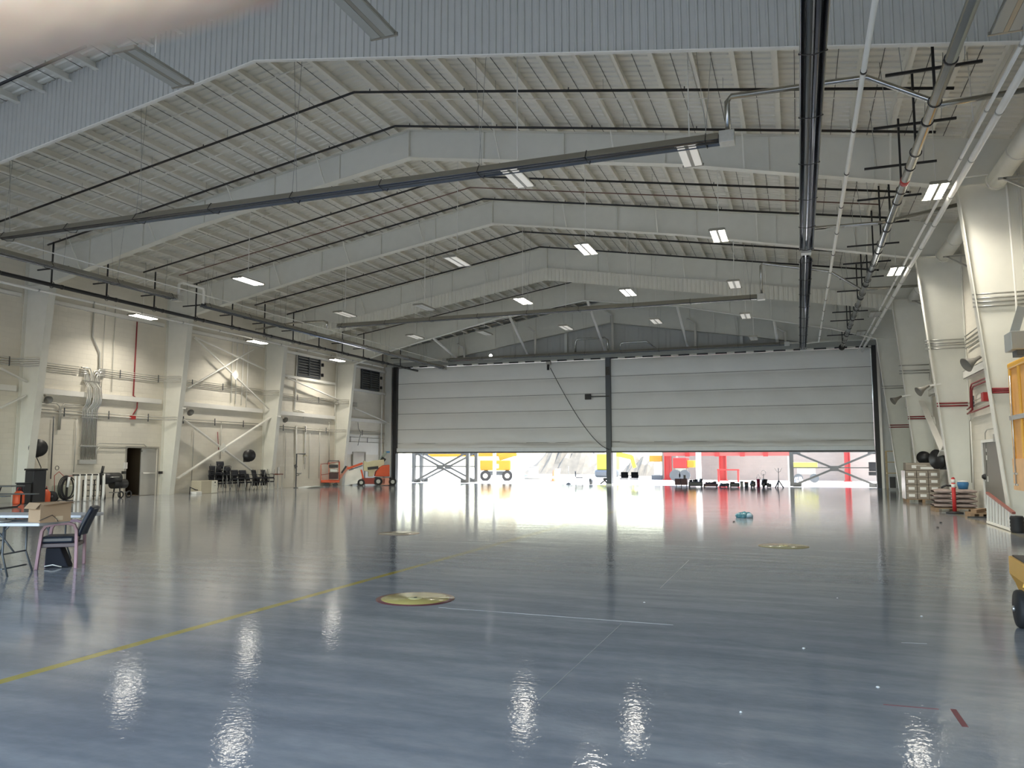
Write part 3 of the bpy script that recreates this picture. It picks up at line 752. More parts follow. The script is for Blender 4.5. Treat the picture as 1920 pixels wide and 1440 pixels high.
# side walls ----------------------------------------------------------
XF = XL+.02
bayL = [(15.0, 21.4, 'first bay'), (22.2, 28.7, 'bay with the double door'), (29.5, 36.1, 'bay with the crossed braces'), (36.9, 43.4, 'bay with the emergency shower'), (44.2, 50.0, 'dark last bay')]
def channel(lab, x, y0, y1, z, h=.22, dpt=.18, sg=1):
    t = thing('wall_girt', lab, 'beam', (x, (y0+y1)/2, z))
    m = MB(); m.bb((x, y0, z-h/2), (x+sg*dpt, y1, z-h/2+.02)); m.bb((x+sg*(dpt-.02), y0, z-h/2), (x+sg*dpt, y1, z+h/2)); m.bb((x, y0, z+h/2-.02), (x+sg*dpt, y1, z+h/2))
    m.build('channel', WHITE2, t); return t
for y0, y1, w_ in bayL:
    channel('white horizontal wall beam at mid height on the cream wall, '+w_, XL, y0, y1, 4.35)
    channel('white horizontal wall beam under the eave on the cream wall, '+w_, XL, y0, y1, 8.0, .16, .15)
channel('white wall beam under the first louvred vent', XL, 36.9, 43.4, 6.55, .16, .15)
channel('white wall beam under the second louvred vent', XL, 44.2, 50, 6.4, .16, .15)
def wall_pipes(lab, pts_list, r, m, name='wall_conduit', cat='conduit', clamps=()):
    t = thing(name, lab, cat, pts_list[0][0])
    for p in pts_list: MB().tube(p, r, 7).build('pipe', m, t)
    if clamps:
        for q in clamps: MB().box(q, (.03, .035, .36)).build('clamp', GREYD, t)
    return t
CW = mat('painted_conduit', (.50, .49, .45), .4, .3)
# four-pipe conduit run stepping out around each column
def run(lab, z, n, y0, y1, cols, m=CW, r=.018, sp=.085, xin=XL+.08, side=1):
    L = []
    for i in range(n):
        zz = z-i*sp; pts = []
        y = y0; pts.append((xin, y, zz))
        for c, inner in cols:
            pts += [(xin, c-.5, zz), (inner-side*.0, c-.2, zz), (inner, c+.2, zz), (xin, c+.5, zz)]
        pts.append((xin, y1, zz)); L.append(pts)
    return wall_pipes(lab, L, r, m, clamps=[(xin+side*.02, yy, z-(n-1)*sp/2) for yy in [y0+1.2+2.2*k for k in range(int((y1-y0)/2.2))]])
run('row of four grey conduits crossing the cream wall before the vertical bundle', 5.50, 4, 15.5, 24.2, [(21.75, -27.35)])
run('row of four grey conduits crossing the cream wall past the vertical bundle', 5.55, 4, 25.1, 36.0, [(29.1, -27.35)])
run('row of four grey conduits crossing the cream wall behind the shower bay', 5.50, 4, 36.0, 46.2, [(36.5, -27.35), (43.8, -27.35)])
run('pair of grey pipes low on the cream wall in the double door bay', 3.62, 2, 22.4, 36.2, [(29.1, -27.5)], r=.022, sp=.11)
run('pair of grey pipes low on the cream wall in the shower bay', 3.55, 2, 36.9, 50, [(43.8, -27.5)], r=.022, sp=.11)
run('pair of grey pipes at head height in the dark last bay', 3.15, 2, 44.2, 50, [], r=.022, sp=.3)
# vertical conduit bundle
t = thing('conduit_bundle', 'wide bundle of vertical grey conduits on the cream wall', 'conduit', (XL+.1, 24.8, 1.4))
for i in range(10):
    y = 24.50+.078*i; out = .05+.0*i
    up = 5.5-.085*(i % 4)
    if i < 5: head = [(XL+.08, 24.3, up), (XL+.08, y-.08, up), (XL+.08, y, up-.15)]
    else: head = [(XL+.08, 25.5, up), (XL+.08, y+.08, up), (XL+.08, y, up-.15)]
    yo = y+(.08 if 2 < i < 8 else 0)
    MB().tube(head+[(XL+.08, y, 4.9), (XL+.26, yo, 4.65), (XL+.30, yo, 4.3), (XL+.26, yo, 4.0), (XL+.08, y, 3.75), (XL+.08, y, 1.55)], .026, 7).build('conduit', GALV if i % 3 else ALU, t)
MB().bb((XL, 24.42, 1.45), (XL+.12, 25.28, 1.62)).build('junction_box', GREYP, t)
for z in (2.2, 3.4, 4.95): MB().bb((XL+.04, 24.42, z-.02), (XL+.12, 25.28, z+.02)).build('clamp', GREYP, t)
X1 = XL+.07
def wp(*l): return [at(px, py, 'X', X1) for px, py in l]
wall_pipes('bent grey pipe coming down the cream wall to the conduit bundle', [wp((176, 567), (174, 632), (187, 662), (185, 755))], .035, CW, 'wall_pipe', 'pipe')
o = wall_pipes('dark red fire pipe running down the cream wall to a red box', [wp((258, 590), (250, 742), (258, 747), (257, 765), (249, 778))], .028, DRED, 'fire_pipe', 'pipe')
MB().box(at(249, 783, 'X', X1), (.14, .22, .16)).build('red_box', REDP, o)
wall_pipes('pipe hoop over the cream wall before the bundle, ending in a basin shape', [wp((75, 754), (106, 756), (112, 762), (109, 806)), wp((157, 760), (120, 758), (115, 763), (112, 806))], .028, CW, 'wall_pipe', 'pipe')
wall_pipes('dark vertical pipe low on the cream wall near the black hose reel', [wp((101, 781), (95, 898))], .022, GREYD, 'wall_pipe', 'pipe')
wall_pipes('pale vertical pipe low on the cream wall near the hose coil', [wp((144, 785), (138, 886))], .022, CW, 'wall_pipe', 'pipe')
wall_pipes('hooped conduit running over to the double door frame', [wp((179, 870), (180, 838), (185, 831), (270, 833), (275, 838)), wp((180, 866), (181, 845), (186, 839), (240, 840))], .020, CW, 'wall_conduit', 'conduit')
for px, lab in ((198, 'pale'), (217, 'grey')):
    wall_pipes(lab+' thin vertical drop pipe high on the cream wall above the double door', [wp((px, 572), (px-8, 735))], .014, CW, 'wall_pipe', 'pipe')
for (a, b, lab) in (((437, 632), (433, 755), 'first of four white drop pipes by the crossed braces'), ((446, 632), (441, 758), 'second of four white drop pipes by the crossed braces'), ((458, 632), (452, 760), 'third of four white drop pipes by the crossed braces'), ((467, 632), (461, 770), 'fourth of four white drop pipes by the crossed braces')):
    wall_pipes(lab+' on the cream wall', [wp(a, b)], .028, WHITE2, 'wall_pipe', 'pipe')
wall_pipes('white pipe stepping down the wall beside the first louvred vent', [wp((592, 655), (558, 658), (552, 768), (570, 772), (569, 785))], .035, WHITE2, 'wall_pipe', 'pipe')
wall_pipes('white vertical pipe on the wall between the louvred vents', [wp((631, 680), (627, 790))], .045, WHITE2, 'wall_pipe', 'pipe')
wall_pipes('white vertical pipe in the dark last bay behind the boom lift', [wp((718, 682), (713, 880))], .06, WHITE2, 'wall_pipe', 'pipe')
wall_pipes('white square pipe loop rising behind the emergency shower', [wp((555, 905), (555, 799), (573, 799), (571, 870))], .04, WHITE2, 'wall_pipe', 'pipe')
for a, b, r_, lab in (((536, 811), (534, 897), .02, 'grey drop pipe left of the emergency shower'), ((581, 812), (579, 897), .02, 'grey drop pipe right of the emergency shower'), ((600, 803), (598, 897), .018, 'grey drop pipe beside the boom lift basket'),
                  ((364, 800), (359, 905), .02, 'grey drop pipe behind the crossed braces'), ((415, 790), (413, 860), .022, 'grey drop pipe above the stacked chairs'), ((617, 790), (617, 870), .03, 'pale drop pipe behind the boom lift basket')):
    wall_pipes(lab+' on the cream wall', [wp(a, b)], r_, CW, 'wall_pipe', 'pipe')
wall_pipes('dark red short pipe on the wall above the stacked chairs', [wp((408, 810), (410, 845))], .02, DRED, 'fire_pipe', 'pipe')
wall_pipes('grey looping cable on the wall behind the boom lift', [wp((671, 792), (672, 803), (677, 812), (674, 822), (671, 835))], .014, GREYD, 'wall_cable', 'cable')
# white splash board behind the lift
tag(MB().bb((XL+.01, 44.3, 2.0), (XL+.05, 49.2, 3.35)).build('wall_board', WHITE2), 'big white board on the wall behind the boom lift', 'board')
# crossed braces
def xbrace(lab, pts, w=.12):
    t = thing('cross_brace', lab, 'brace', pts[0][0])
    for i, (a, b) in enumerate(pts):
        off = Vector((.05*i, 0, 0)); MB().bar(Vector(a)+off, Vector(b)+off, .05, w, up=(1, 0, 0)).build('brace', WHITE2, t)
    c = (pts[0][0]+pts[0][1])/2+Vector((.1, 0, 0)); MB().box(c, (.02, .4, .4), M=Matrix.Rotation(.78, 3, 'X')).build('gusset', WHITE, t)
    return t
XB = XL+.35
AT = lambda px, py, x=XB: at(px, py, 'X', x)
xbrace('lower white crossed braces on the cream wall, over the stacked chairs', [(AT(343, 786), AT(480, 888)), (AT(331, 897), AT(505, 783))], .16)
xbrace('upper white crossed braces on the cream wall', [(AT(364, 632), AT(504, 766)), (AT(350, 728), AT(474, 655))], .09)
for a, b, lab in (((364, 632), (500, 694), 'thin white diagonal tie high beside the crossed braces'), ((538, 708), (636, 750), 'thin white diagonal tie beside the first louvred vent'), ((664, 765), (745, 800), 'thin grey diagonal tie in the dark last bay'),
                  ((0, 690), (50, 716), 'grey diagonal tie on the wall ahead of the first column'), ((0, 765), (48, 741), 'lower grey diagonal tie on the wall ahead of the first column')):
    tag(MB().bar(AT(*a), AT(*b), .05, .12, up=(1, 0, 0)).build('diagonal_brace', WHITE2), lab, 'brace')
# louvred vents
def louver(lab, x, y0, y1, z0, z1, sg=1):
    t = thing('louvred_vent', lab, 'vent', (x, (y0+y1)/2, z0))
    m = MB(); ym = (y0+y1)/2
    for a, b in ((y0, y0+.08), (ym-.04, ym+.04), (y1-.08, y1)): m.bb((x, a, z0), (x+sg*.14, b, z1))
    m.bb((x, y0, z0-.08), (x+sg*.14, y1, z0)); m.bb((x, y0, z1), (x+sg*.14, y1, z1+.08)); m.build('frame', GREYD, t)
    b = MB(); n = int((z1-z0)/.16)
    for i in range(n):
        z = z0+.08+(z1-z0-.1)*i/n; b.bar((x+sg*.06, y0+.08, z), (x+sg*.06, y1-.08, z), .13, .012, up=(.6*sg, 0, .8))
    b.build('louver_blade', GREYP, t)
    MB().bb((x, y0+.05, z0), (x+.012*sg, y1-.05, z1)).build('back_panel', mat('dark_opening', (.03, .035, .04), .8), t)
    m = MB(); 
    for z in (z0+.2, z1-.4): m.box((x+sg*.2, y1+.1, z), (.12, .12, .2))
    m.build('actuator', BLACK, t)
louver('dark louvred vent high on the cream wall, nearer one', XL, 39.3, 41.7, 6.75, 8.0)
louver('dark louvred vent high on the dark last stretch of wall', XL, 46.7, 49.1, 6.6, 7.9)
louver('narrow dark louvred vent high between two columns near the white rails', XR, 38.6, 40.2, 6.9, 8.0, -1)
# horn speakers
def horn(lab, p, sg, r=.17):
    t = thing('horn_speaker', lab, 'speaker', p)
    p = Vector(p)
    MB().lathe([(0, -.02), (.04, 0), (.05, .12), (r*.5, .25), (r, .42), (r*.97, .42), (r*.4, .22), (0, .2)], p, (sg*.75, -.25, -.45), 18).build('horn', mat('horn_grey', (.20, .19, .17), .5), t)
    MB().bar(p-Vector((sg*.02, 0, 0)), p+Vector((-sg*.35, 0, .05)), .06, .06).build('bracket', WHITE2, t)
horn('grey horn speaker on the column before the double door', at(84, 741, 'X', -27.5), 1)
horn('grey horn speaker on the column before the crossed braces', at(350, 766, 'X', -27.1), 1)
horn('grey horn speaker on the column before the shower bay', at(528, 781, 'X', -27.1), 1)
horn('grey horn speaker above the white shelf near the grey side door', at(1838, 669, 'Y', 22.0), -1, .19)
horn('grey horn speaker above the white beam, second from the viewer', at(1742, 723, 'Y', 29.0), -1)
horn('grey horn speaker on the third column, furthest one', at(1690, 743, 'Y', 36.35), -1)
# right wall -----------------------------------------------------------
for y0, y1, w_ in ((22.2, 28.7, 'over the grey side door'), (29.6, 36.0, 'over the boxes'), (37, 43.4, 'behind the pallet of boxes')):
    channel('white horizontal wall beam at mid height, '+w_, XR, y0, y1, 4.35, .26, .2, -1)
X2 = XR-.07
def wr(*l): return [at(px, py, 'X', X2) for px, py in l]
def colpipes(lab, y, zs, x0, x1, m, r=.022, name='wall_conduit', cat='conduit'):
    wall_pipes(lab, [[(x0, y-.08, z), (x1, y-.08, z)] for z in zs], r, m, name, cat)
colpipes('row of four grey conduits crossing the nearest column web', 21.75, [at(1850, q, 'Y', 21.7).z for q in (551, 559, 566, 574)], 4.15, 5.25, GREYP)
colpipes('row of four grey conduits crossing the second column web', 29.1, [at(1770, q, 'Y', 29).z for q in (637, 643, 647, 653)], 4.1, 5.25, GREYP)
colpipes('row of grey conduits crossing the third column web', 36.5, [at(1700, q, 'Y', 36.4).z for q in (685, 695, 700)], 4.1, 5.25, GREYP)
colpipes('row of grey conduits crossing the fourth column web', 43.8, [at(1665, q, 'Y', 43.7).z for q in (724, 728)], 4.1, 5.25, GREYP)
colpipes('three dark red fire pipes crossing the nearest column web', 21.75, [at(1870, q, 'Y', 21.7).z for q in (729, 732, 736)], 4.45, 5.25, DRED, .026, 'fire_pipe', 'pipe')
colpipes('two dark red fire pipes crossing the second column web', 29.1, [at(1780, q, 'Y', 29).z for q in (756, 761)], 4.35, 5.25, DRED, .026, 'fire_pipe', 'pipe')
colpipes('two dark red fire pipes crossing the third column web', 36.5, [at(1720, q, 'Y', 36.4).z for q in (781, 785)], 4.35, 5.25, DRED, .026, 'fire_pipe', 'pipe')
colpipes('two dark red fire pipes crossing the fourth column web', 43.8, [at(1675, q, 'Y', 43.7).z for q in (797, 801)], 4.35, 5.25, DRED, .026, 'fire_pipe', 'pipe')
o = wall_pipes('dark red fire pipes stepping up under the white beam to a red box', [[(XR-.1, 21.9, 4.1), (XR-.1, 22.4, 4.0), (XR-.1, 28.0, 4.0), (XR-.1, 28.2, 3.9), (XR-.1, 28.3, 3.3), (XR-.1, 28.9, 3.25)], [(XR-.1, 22.4, 3.9), (XR-.1, 27.8, 3.9), (XR-.1, 28.05, 3.8), (XR-.1, 28.1, 3.2), (XR-.1, 28.9, 3.1)], [(XR-.1, 22.5, 3.25), (XR-.1, 27.9, 3.12), (XR-.1, 28.9, 3.12)]], .024, DRED, 'fire_pipe', 'pipe')
MB().box(at(1849, 744, 'X', XR-.2), (.2, .3, .25)).build('red_box', REDP, o)
wall_pipes('pair of grey conduits on the side wall under the white beam', [[(XR-.06, 22.4, 3.6), (XR-.06, 28.8, 3.45)], [(XR-.06, 22.4, 3.5), (XR-.06, 28.8, 3.33)]], .02, CW, clamps=[(XR-.07, 24, 3.55), (XR-.07, 26, 3.5), (XR-.07, 28, 3.45)])
run('row of four grey conduits on the side wall between two columns', 5.62, 4, 22.3, 28.7, [], GREYP, .022, .13, XR-.08, -1)
for a, b, lab in (((1811, 760), (1817, 918), 'dark vertical pipe beside the web of the second column'), ((1820, 790), (1826, 918), 'pale vertical pipe near the grey side door'), ((1742, 700), (1744, 880), 'white vertical pipe behind the black hose reel'), ((1890, 320), (1909, 620), 'white vertical pipe in front of the nearest column web')):
    if '1890' in str(a[0]): pts = [at(1795, 334, 'Y', 21.5), at(1886, 323, 'Y', 21.5), at(1905, 560, 'Y', 21.5), at(1909, 640, 'Y', 21.5), at(1918, 648, 'Y', 21.5)]
    else: pts = wr(a, b)
    wall_pipes(lab, [pts], .022, GREYD if 'dark' in lab else WHITE2, 'wall_pipe', 'pipe')
wall_pipes('thin white drop pipe hanging from the roof near the steel duct', [[at(1813, 98, 'Z', 9.9), at(1825, 228, 'Z', 8.4)]], .012, WHITE2, 'drop_pipe', 'pipe')
XB = XR-.3
xbrace('white crossed braces behind the black hose reels near the boxes', [(AT(1728, 752, XR-.45), AT(1768, 845, XR-.45)), (AT(1735, 905, XR-.45), AT(1790, 800, XR-.45))], .22)
for o in list(bpy.data.objects):
    if o.name.startswith('gusset') and o.location.x > 100: pass
wall_pipes('hooped conduit round the grey side door with a junction box', [wr((1822, 905), (1818, 790), (1822, 784), (1858, 775)), wr((1850, 900), (1847, 812), (1850, 806), (1870, 802))], .016, CW)
# wall heater in the corner
t = thing('unit_heater', 'grey sheet metal unit heater on a bracket at the nearest column', 'heater', at(1912, 640, 'Y', 20.5))
c = at(1925, 640, 'Y', 20.3)
MB().box(c, (.75, .6, .42)).build('casing', mat('heater_grey', (.36, .39, .40), .4, .3), t, bevel=.02)
MB().bar(at(1897, 640, 'Y', 20.3), at(1916, 575, 'Y', 20.3), .18, .03, up=(0, 1, 0)).build('hood', mat('heater_grey', (.36, .39, .40), .4, .3), t)
MB().box(c+Vector((0, -.02, -.27)), (.5, .4, .14)).build('outlet', GREYD, t)

# ================================================================== OBJECTS
def Yat(px, x, py=900): return at(px, py, 'X', x).y
def Xat(px, y, py=900): return at(px, py, 'Y', y).x
class Elev:
    """real-size elevation drawing on an upright plane: origin on the ground, x along the plane, z up, depth behind it"""
    def __init__(s, px, py0, y, rz=YAW, z0=0.0):
        p = at(px, 880, 'Y', y); s.o = Vector((p.x, y, z0)); s.py = py0; s.rz = rz; s.a = Vector((math.cos(rz), math.sin(rz), 0)); s.n = Vector((-math.sin(rz), math.cos(rz), 0))
    def hit(s, px, py):
        d = FW + RT*((px-960)/FPX) - UP*((py-720)/FPX); return CAM + d*((s.o-CAM).dot(s.n)/d.dot(s.n))
    def L(s, px, py, d=0):
        h = s.hit(px, py); return Vector(((h-s.o).dot(s.a), d, h.z-s.hit(px, s.py).z))
# ---- double door in the left wall
def frame_yz(mb, x, y0, y1, z1, w, dd, sg=1):
    mb.bb((x, y0-w, 0), (x+sg*dd, y0, z1+w)); mb.bb((x, y1, 0), (x+sg*dd, y1+w, z1+w)); mb.bb((x, y0, z1), (x+sg*dd, y1, z1+w))
FRM = mat('door_frame_paint', (.36, .34, .30), .45)
ym = (dY0+dY1)/2
t = thing('double_door', 'open double door in the cream wall, one grey leaf shut with a push bar', 'door', (XL, ym, 0))
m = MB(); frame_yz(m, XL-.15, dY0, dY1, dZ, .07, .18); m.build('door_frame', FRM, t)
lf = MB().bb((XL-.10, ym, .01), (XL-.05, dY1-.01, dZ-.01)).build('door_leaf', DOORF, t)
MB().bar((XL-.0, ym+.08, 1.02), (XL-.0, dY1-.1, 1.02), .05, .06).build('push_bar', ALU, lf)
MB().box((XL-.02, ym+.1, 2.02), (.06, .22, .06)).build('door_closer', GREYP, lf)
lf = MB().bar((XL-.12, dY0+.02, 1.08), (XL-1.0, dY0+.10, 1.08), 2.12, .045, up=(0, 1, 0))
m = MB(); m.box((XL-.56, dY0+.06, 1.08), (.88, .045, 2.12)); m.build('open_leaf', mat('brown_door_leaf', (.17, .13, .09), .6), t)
tag(MB().box(at(235, 873, 'X', XL+.02), (.02, .22, .28)).build('wall_notice', PAPER), 'small white notice on the wall beside the double door', 'notice')
for px, lab in ((232, 'before'), (301, 'after')):
    p = at(px, 886, 'X', XL+.1); tag(MB().box(p, (.14, .12, .12)).build('door_button', BLACK), 'small black wall button just %s the double door' % lab, 'button')
# door_2 behind the boom lift, door_3 on the side wall
def slab_door(lab, x, y0, y1, z1, sg, leaf, fr, bits=()):
    t = thing('door', lab, 'door', (x, (y0+y1)/2, 0))
    m = MB(); frame_yz(m, x, y0, y1, z1, .08, .10, sg); m.build('door_frame', fr, t)
    lf = MB().bb((x+sg*.01, y0, .01), (x+sg*.06, y1, z1)).build('door_leaf', leaf, t)
    MB().box((x+sg*.09, y0+.12 if sg > 0 else y1-.12, 1.0), (.07, .12, .05)).build('door_handle', ALU, lf)
    for dy, z, h in bits: MB().box((x+sg*.064, y0+dy, z), (.006, .10, h)).build('sticker', PAPER, lf)
    return t
slab_door('pale door in the wall behind the boom lift', XL, Yat(660, XL, 880), Yat(682, XL, 880), 2.1, 1, DOORF, FRM)
y0, y1 = Yat(1893, XR, 900), Yat(1851, XR, 900)
slab_door('dark grey door in the side wall, half hidden by the slanting column', XR, y0, y1, 2.13, -1, DOORG, WHITE2, ((y1-y0-.42, 1.9, .1), (y1-y0-.42, 1.68, .14), (y1-y0-.42, 1.05, .16)))
tag(MB().box(at(1872, 821, 'X', XR-.12), (.2, .3, .22)).build('exit_light', mat('exit_light_grey', (.35, .34, .31), .5)), 'small grey emergency light box above the grey side door', 'lamp')
for px, py, s in ((1869, 752, .16), (1851, 894, .09)):
    tag(MB().lathe([(0, 0), (s, 0), (s, .08), (s*.5, .14), (0, .14)], at(px, py, 'X', XR-.02), (-1, 0, 0), 14).build('alarm_bell', BLACK), 'small black round bell on the wall %s the grey side door' % ('above' if py < 800 else 'beside'), 'bell')

# ---- folding tables, cardboard box, armchair
def folding_table(lab, corner, L=1.83, W=.76, H=.74):
    t = thing('folding_table', lab, 'table', corner, rz=YAW)          # corner = near right corner
    MB().bb((-L, 0, H-.045), (0, W, H)).build('tabletop', TABLEP, t, local=True, bevel=.012)
    for xx in (-L+.28, -.56):
        m = MB(); s = 1 if xx > -L/2 else -1
        m.tube([(xx, .12, H-.06), (xx, .12, .30), (xx+.10*s, .10, .0)], .014, 8)
        m.tube([(xx, W-.12, H-.06), (xx, W-.12, .30), (xx+.10*s, W-.10, .0)], .014, 8)
        m.tube([(xx, .12, .30), (xx, W-.12, .30)], .012, 6); m.tube([(xx, .12, .10), (xx+.02*s, W-.12, .10)], .012, 6)
        m.tube([(xx, W/2, .30), (xx-.32*s, W/2, H-.06)], .012, 6)
        m.build('leg_frame', GREYD, t, local=True)
    return t
c1 = at(74, 981, 'Z', .74); c1.z = 0
t1 = folding_table('grey plastic folding table with the cardboard box on it', c1)
c2 = at(152, 966, 'Z', .74); c2.z = 0
folding_table('grey plastic folding table end sticking out behind the mauve armchair', c2-RT*.0, W=.70)
def on1(u, v, z=0): return c1+RT*u+Vector((-RT.y, RT.x, 0))*v+Vector((0, 0, .74+z))
b = thing('cardboard_box', 'open brown cardboard box sitting on the folding table', 'box', on1(-.04, .30), rz=YAW+1.03)
m = MB(); w_, d_, h_ = .21, .15, .27
m.add([(-w_, -d_, 0), (w_, -d_, 0), (w_, d_, 0), (-w_, d_, 0), (-w_, -d_, h_), (w_, -d_, h_), (w_, d_, h_), (-w_, d_, h_)], [(0, 1, 5, 4), (1, 2, 6, 5), (2, 3, 7, 6), (3, 0, 4, 7), (3, 2, 1, 0)])
m.build('carton', CARD, b, local=True, solid=.006)
for q, v_ in (((-w_, -d_), [(-w_, -d_, h_), (w_, -d_, h_), (w_+.02, -d_-.05, h_+.01), (-w_, -d_-.07, h_-.03)]), (0, [(-w_, -d_, h_), (-w_, d_, h_), (-w_-.07, d_, h_-.08), (-w_-.07, -d_, h_-.08)]), (1, [(w_, -d_, h_), (w_, d_, h_), (w_+.05, d_, h_-.02), (w_+.05, -d_, h_-.02)])):
    MB().add(v_, [(0, 1, 2, 3)]).build('flap', CARD, b, local=True, solid=.005)
MB().box((.05, -d_-.004, .05), (.10, .004, .06)).build('paper_label', mat('tan_label', (.55, .42, .28), .7), b, local=True)
MB().tube([(-w_-.02, -d_-.01, .03), (-.06, -d_-.02, .10), (.0, -d_-.03, .04), (.01, -d_-.05, .005)], .004, 6).build('cord', BLACK, b, local=True)
tag(MB().bar(on1(-.75, .40, .012), on1(-.28, .33, .012), .16, .022).build('keyboard', BLACK, bevel=.004), 'flat black keyboard lying on the folding table', 'keyboard')
tag(MB().lathe([(0, .003), (.07, .003), (.13, .02), (.135, .022), (.08, .008), (0, .008)], on1(-.62, .12), n=20).build('paper_plate', PAPER), 'white paper plate lying on the near edge of the folding table', 'plate')

def armchair(name, lab, loc, rz, cloth, wood):
    t = thing(name, lab, 'chair', loc, rz=rz)     # forward = +x
    for s in (-1, 1):
        y = .27*s
        pts = [(.27, y, 0), (.245, y, .30), (.22, y, .56), (.17, y, .63), (.05, y, .655), (-.12, y, .665), (-.20, y, .64), (-.235, y, .56), (-.245, y, .3), (-.25, y, 0)]
        m = MB()
        # flat bentwood section
        prof = []
        for i, p in enumerate(pts):
            a = Vector(pts[max(0, i-1)]); b_ = Vector(pts[min(len(pts)-1, i+1)]); d = (b_-a).normalized(); nn = Vector((-d.z, 0, d.x)); th = .021
            prof.append((Vector(p)+nn*th, Vector(p)-nn*th))
        vs_ = []
        for o_, i_ in prof: vs_ += [o_+Vector((0, .028, 0)), o_-Vector((0, .028, 0)), i_-Vector((0, .028, 0)), i_+Vector((0, .028, 0))]
        k = len(prof); fs = [(4*i+j, 4*i+(j+1) % 4, 4*i+4+(j+1) % 4, 4*i+4+j) for i in range(k-1) for j in range(4)]+[(0, 1, 2, 3), (4*k-1, 4*k-2, 4*k-3, 4*k-4)]
        m.add(vs_, fs, False); m.build('arm_frame', wood, t, local=True, bevel=.006)
    MB().bb((-.20, -.24, .37), (.25, .24, .47)).build('seat', cloth, t, local=True, bevel=.03)
    MB().bb((-.24, -.24, .31), (.24, .24, .37)).build('seat_rail', mat('dark_seat_rail', (.08, .06, .07), .5), t, local=True, bevel=.01)
    def fn(u, v):
        y = -.25+.5*u; z = .47+.42*v; x = -.21-.17*v**1.2+.05*math.cos(math.pi*(u-.5))-.05
        return (x, y*(1-.10*v*v), z)
    m = MB(); m.grid(fn, 10, 8); m.build('backrest', cloth, t, local=True, solid=.055)
    return t
p = at(99, 1066, 'Z', 0); ch_loc = Vector((p.x, p.y, 0))+Vector((-RT.y, RT.x, 0))*.22
armchair('armchair', 'armchair with mauve wooden arms and dark padded seat beside the folding table', ch_loc, YAW+math.pi+.30, NAVY, MAUVE)
t = thing('cloth_bag', 'black cloth bag slumped on the floor under the mauve armchair', 'bag', ch_loc, rz=YAW+math.pi+.30)
m = MB(); m.prism([(.20, 0), (.19, .30), (.0, .30), (-.05, .18), (-.13, 0)], 'Y', -.16, .14); m.build('bag', mat('black_cloth', (.012, .014, .022), .9), t, local=True, bevel=.02)
MB().tube([(.19, .16, .03), (.08, .17, .05), (-.04, .17, .015)], .008, 6).build('white_strap', PAPER, t, local=True)

# ---- things along the cream wall ------------------------------------
xw = -27.3
def bx(name, lab, cat, px0, px1, x, dpt, h, m, bev=.01):
    y0, y1 = Yat(px0, x), Yat(px1, x)
    o = MB().bb((x-dpt, y0, 0), (x, y1, h)).build(name, m, bevel=bev); return tag(o, lab, cat), y0, y1
t = thing('storage_bin', 'tall dark grey bin behind the cardboard box, by the cream wall', 'bin', (-27.0, Yat(70, -27), 0))
y0, y1 = Yat(59, -27.0), Yat(83, -27.0)
MB().bb((-27.35, y0, 0), (-26.9, y1, 1.22)).build('body', BPLAST, t, bevel=.02); MB().bb((-27.38, y0-.03, 1.22), (-26.87, y1+.03, 1.29)).build('lid', BLACK, t, bevel=.015)
t = thing('storage_bin', 'low dark grey bin leaning against the tall one, by the cream wall', 'bin', (-26.8, Yat(52, -26.8), 0))
y0, y1 = Yat(45, -26.8), Yat(59, -26.8)
MB().bb((-27.2, y0, 0), (-26.8, y1, .74)).build('body', BPLAST, t, bevel=.02); MB().bb((-27.22, y0-.02, .74), (-26.78, y1+.0, .78)).build('lid', BPLAST, t, bevel=.01)
def canister(lab, px, x):
    y = Yat(px, x); t = thing('fuel_can', lab, 'fuel can', (x, y, 0))
    MB().lathe([(0, 0), (.17, 0), (.19, .04), (.19, .36), (.10, .47), (.05, .50), (0, .50)], (x, y, 0), n=18).build('body', ORG, t)
    MB().cyl((x, y, .49), (x, y, .56), .06, 12).build('cap', BLACK, t); MB().tube([(x, y-.10, .44), (x, y-.05, .60), (x, y+.05, .60), (x, y+.10, .44)], .014, 6).build('handle', REDP, t)
canister('orange-red fuel can on the floor between the picnic table and the bins', 37, -26.9)
canister('orange-red fuel can on the floor between the tall bin and the black wheel', 86, -27.2)
y = Yat(98, -27.2); t = thing('cart_wheel', 'solid black wheel standing by the wall next to the hose coil', 'wheel', (-27.2, y, 0))
MB().lathe([(0, 0), (.19, 0), (.21, .03), (.21, .09), (.19, .12), (0, .12)], (-27.2, y, .21), (1, -.6, 0), 22).build('tyre', RUBBER, t); MB().lathe([(0, .12), (.05, .12), (.04, .15), (0, .15)], (-27.2, y, .21), (1, -.6, 0), 12).build('hub', GREYD, t)
# picnic table, cut by the frame edge
t = thing('picnic_table', 'dark framed picnic table with a grey top by the cream wall', 'table', (-21.5, Yat(0, -21.5), 0))
E_ = Elev(0, 940, 18.3); t.location = E_.o; t.rotation_euler = (0, 0, YAW)
MB().bb((-1.8, .35, .72), (.17, 1.1, .76)).build('tabletop', GREYD, t, local=True, bevel=.01)
for y_ in (-.25, 1.45): MB().bb((-1.8, y_, .42), (.40 if y_ < 0 else .3, y_+.28, .46)).build('bench', GREYD, t, local=True, bevel=.01)
for xx in (-.25, -1.5): MB().tube([(xx, -.1, .44), (xx, -.1, .08), (xx, .02, .02), (xx, 1.4, .02), (xx, 1.6, .1), (xx, 1.6, .42)], .025, 8).build('leg_frame', BLACK, t, local=True); MB().tube([(xx, .2, .02), (xx, .5, .72)], .02, 8).build('leg_brace', BLACK, t, local=True)
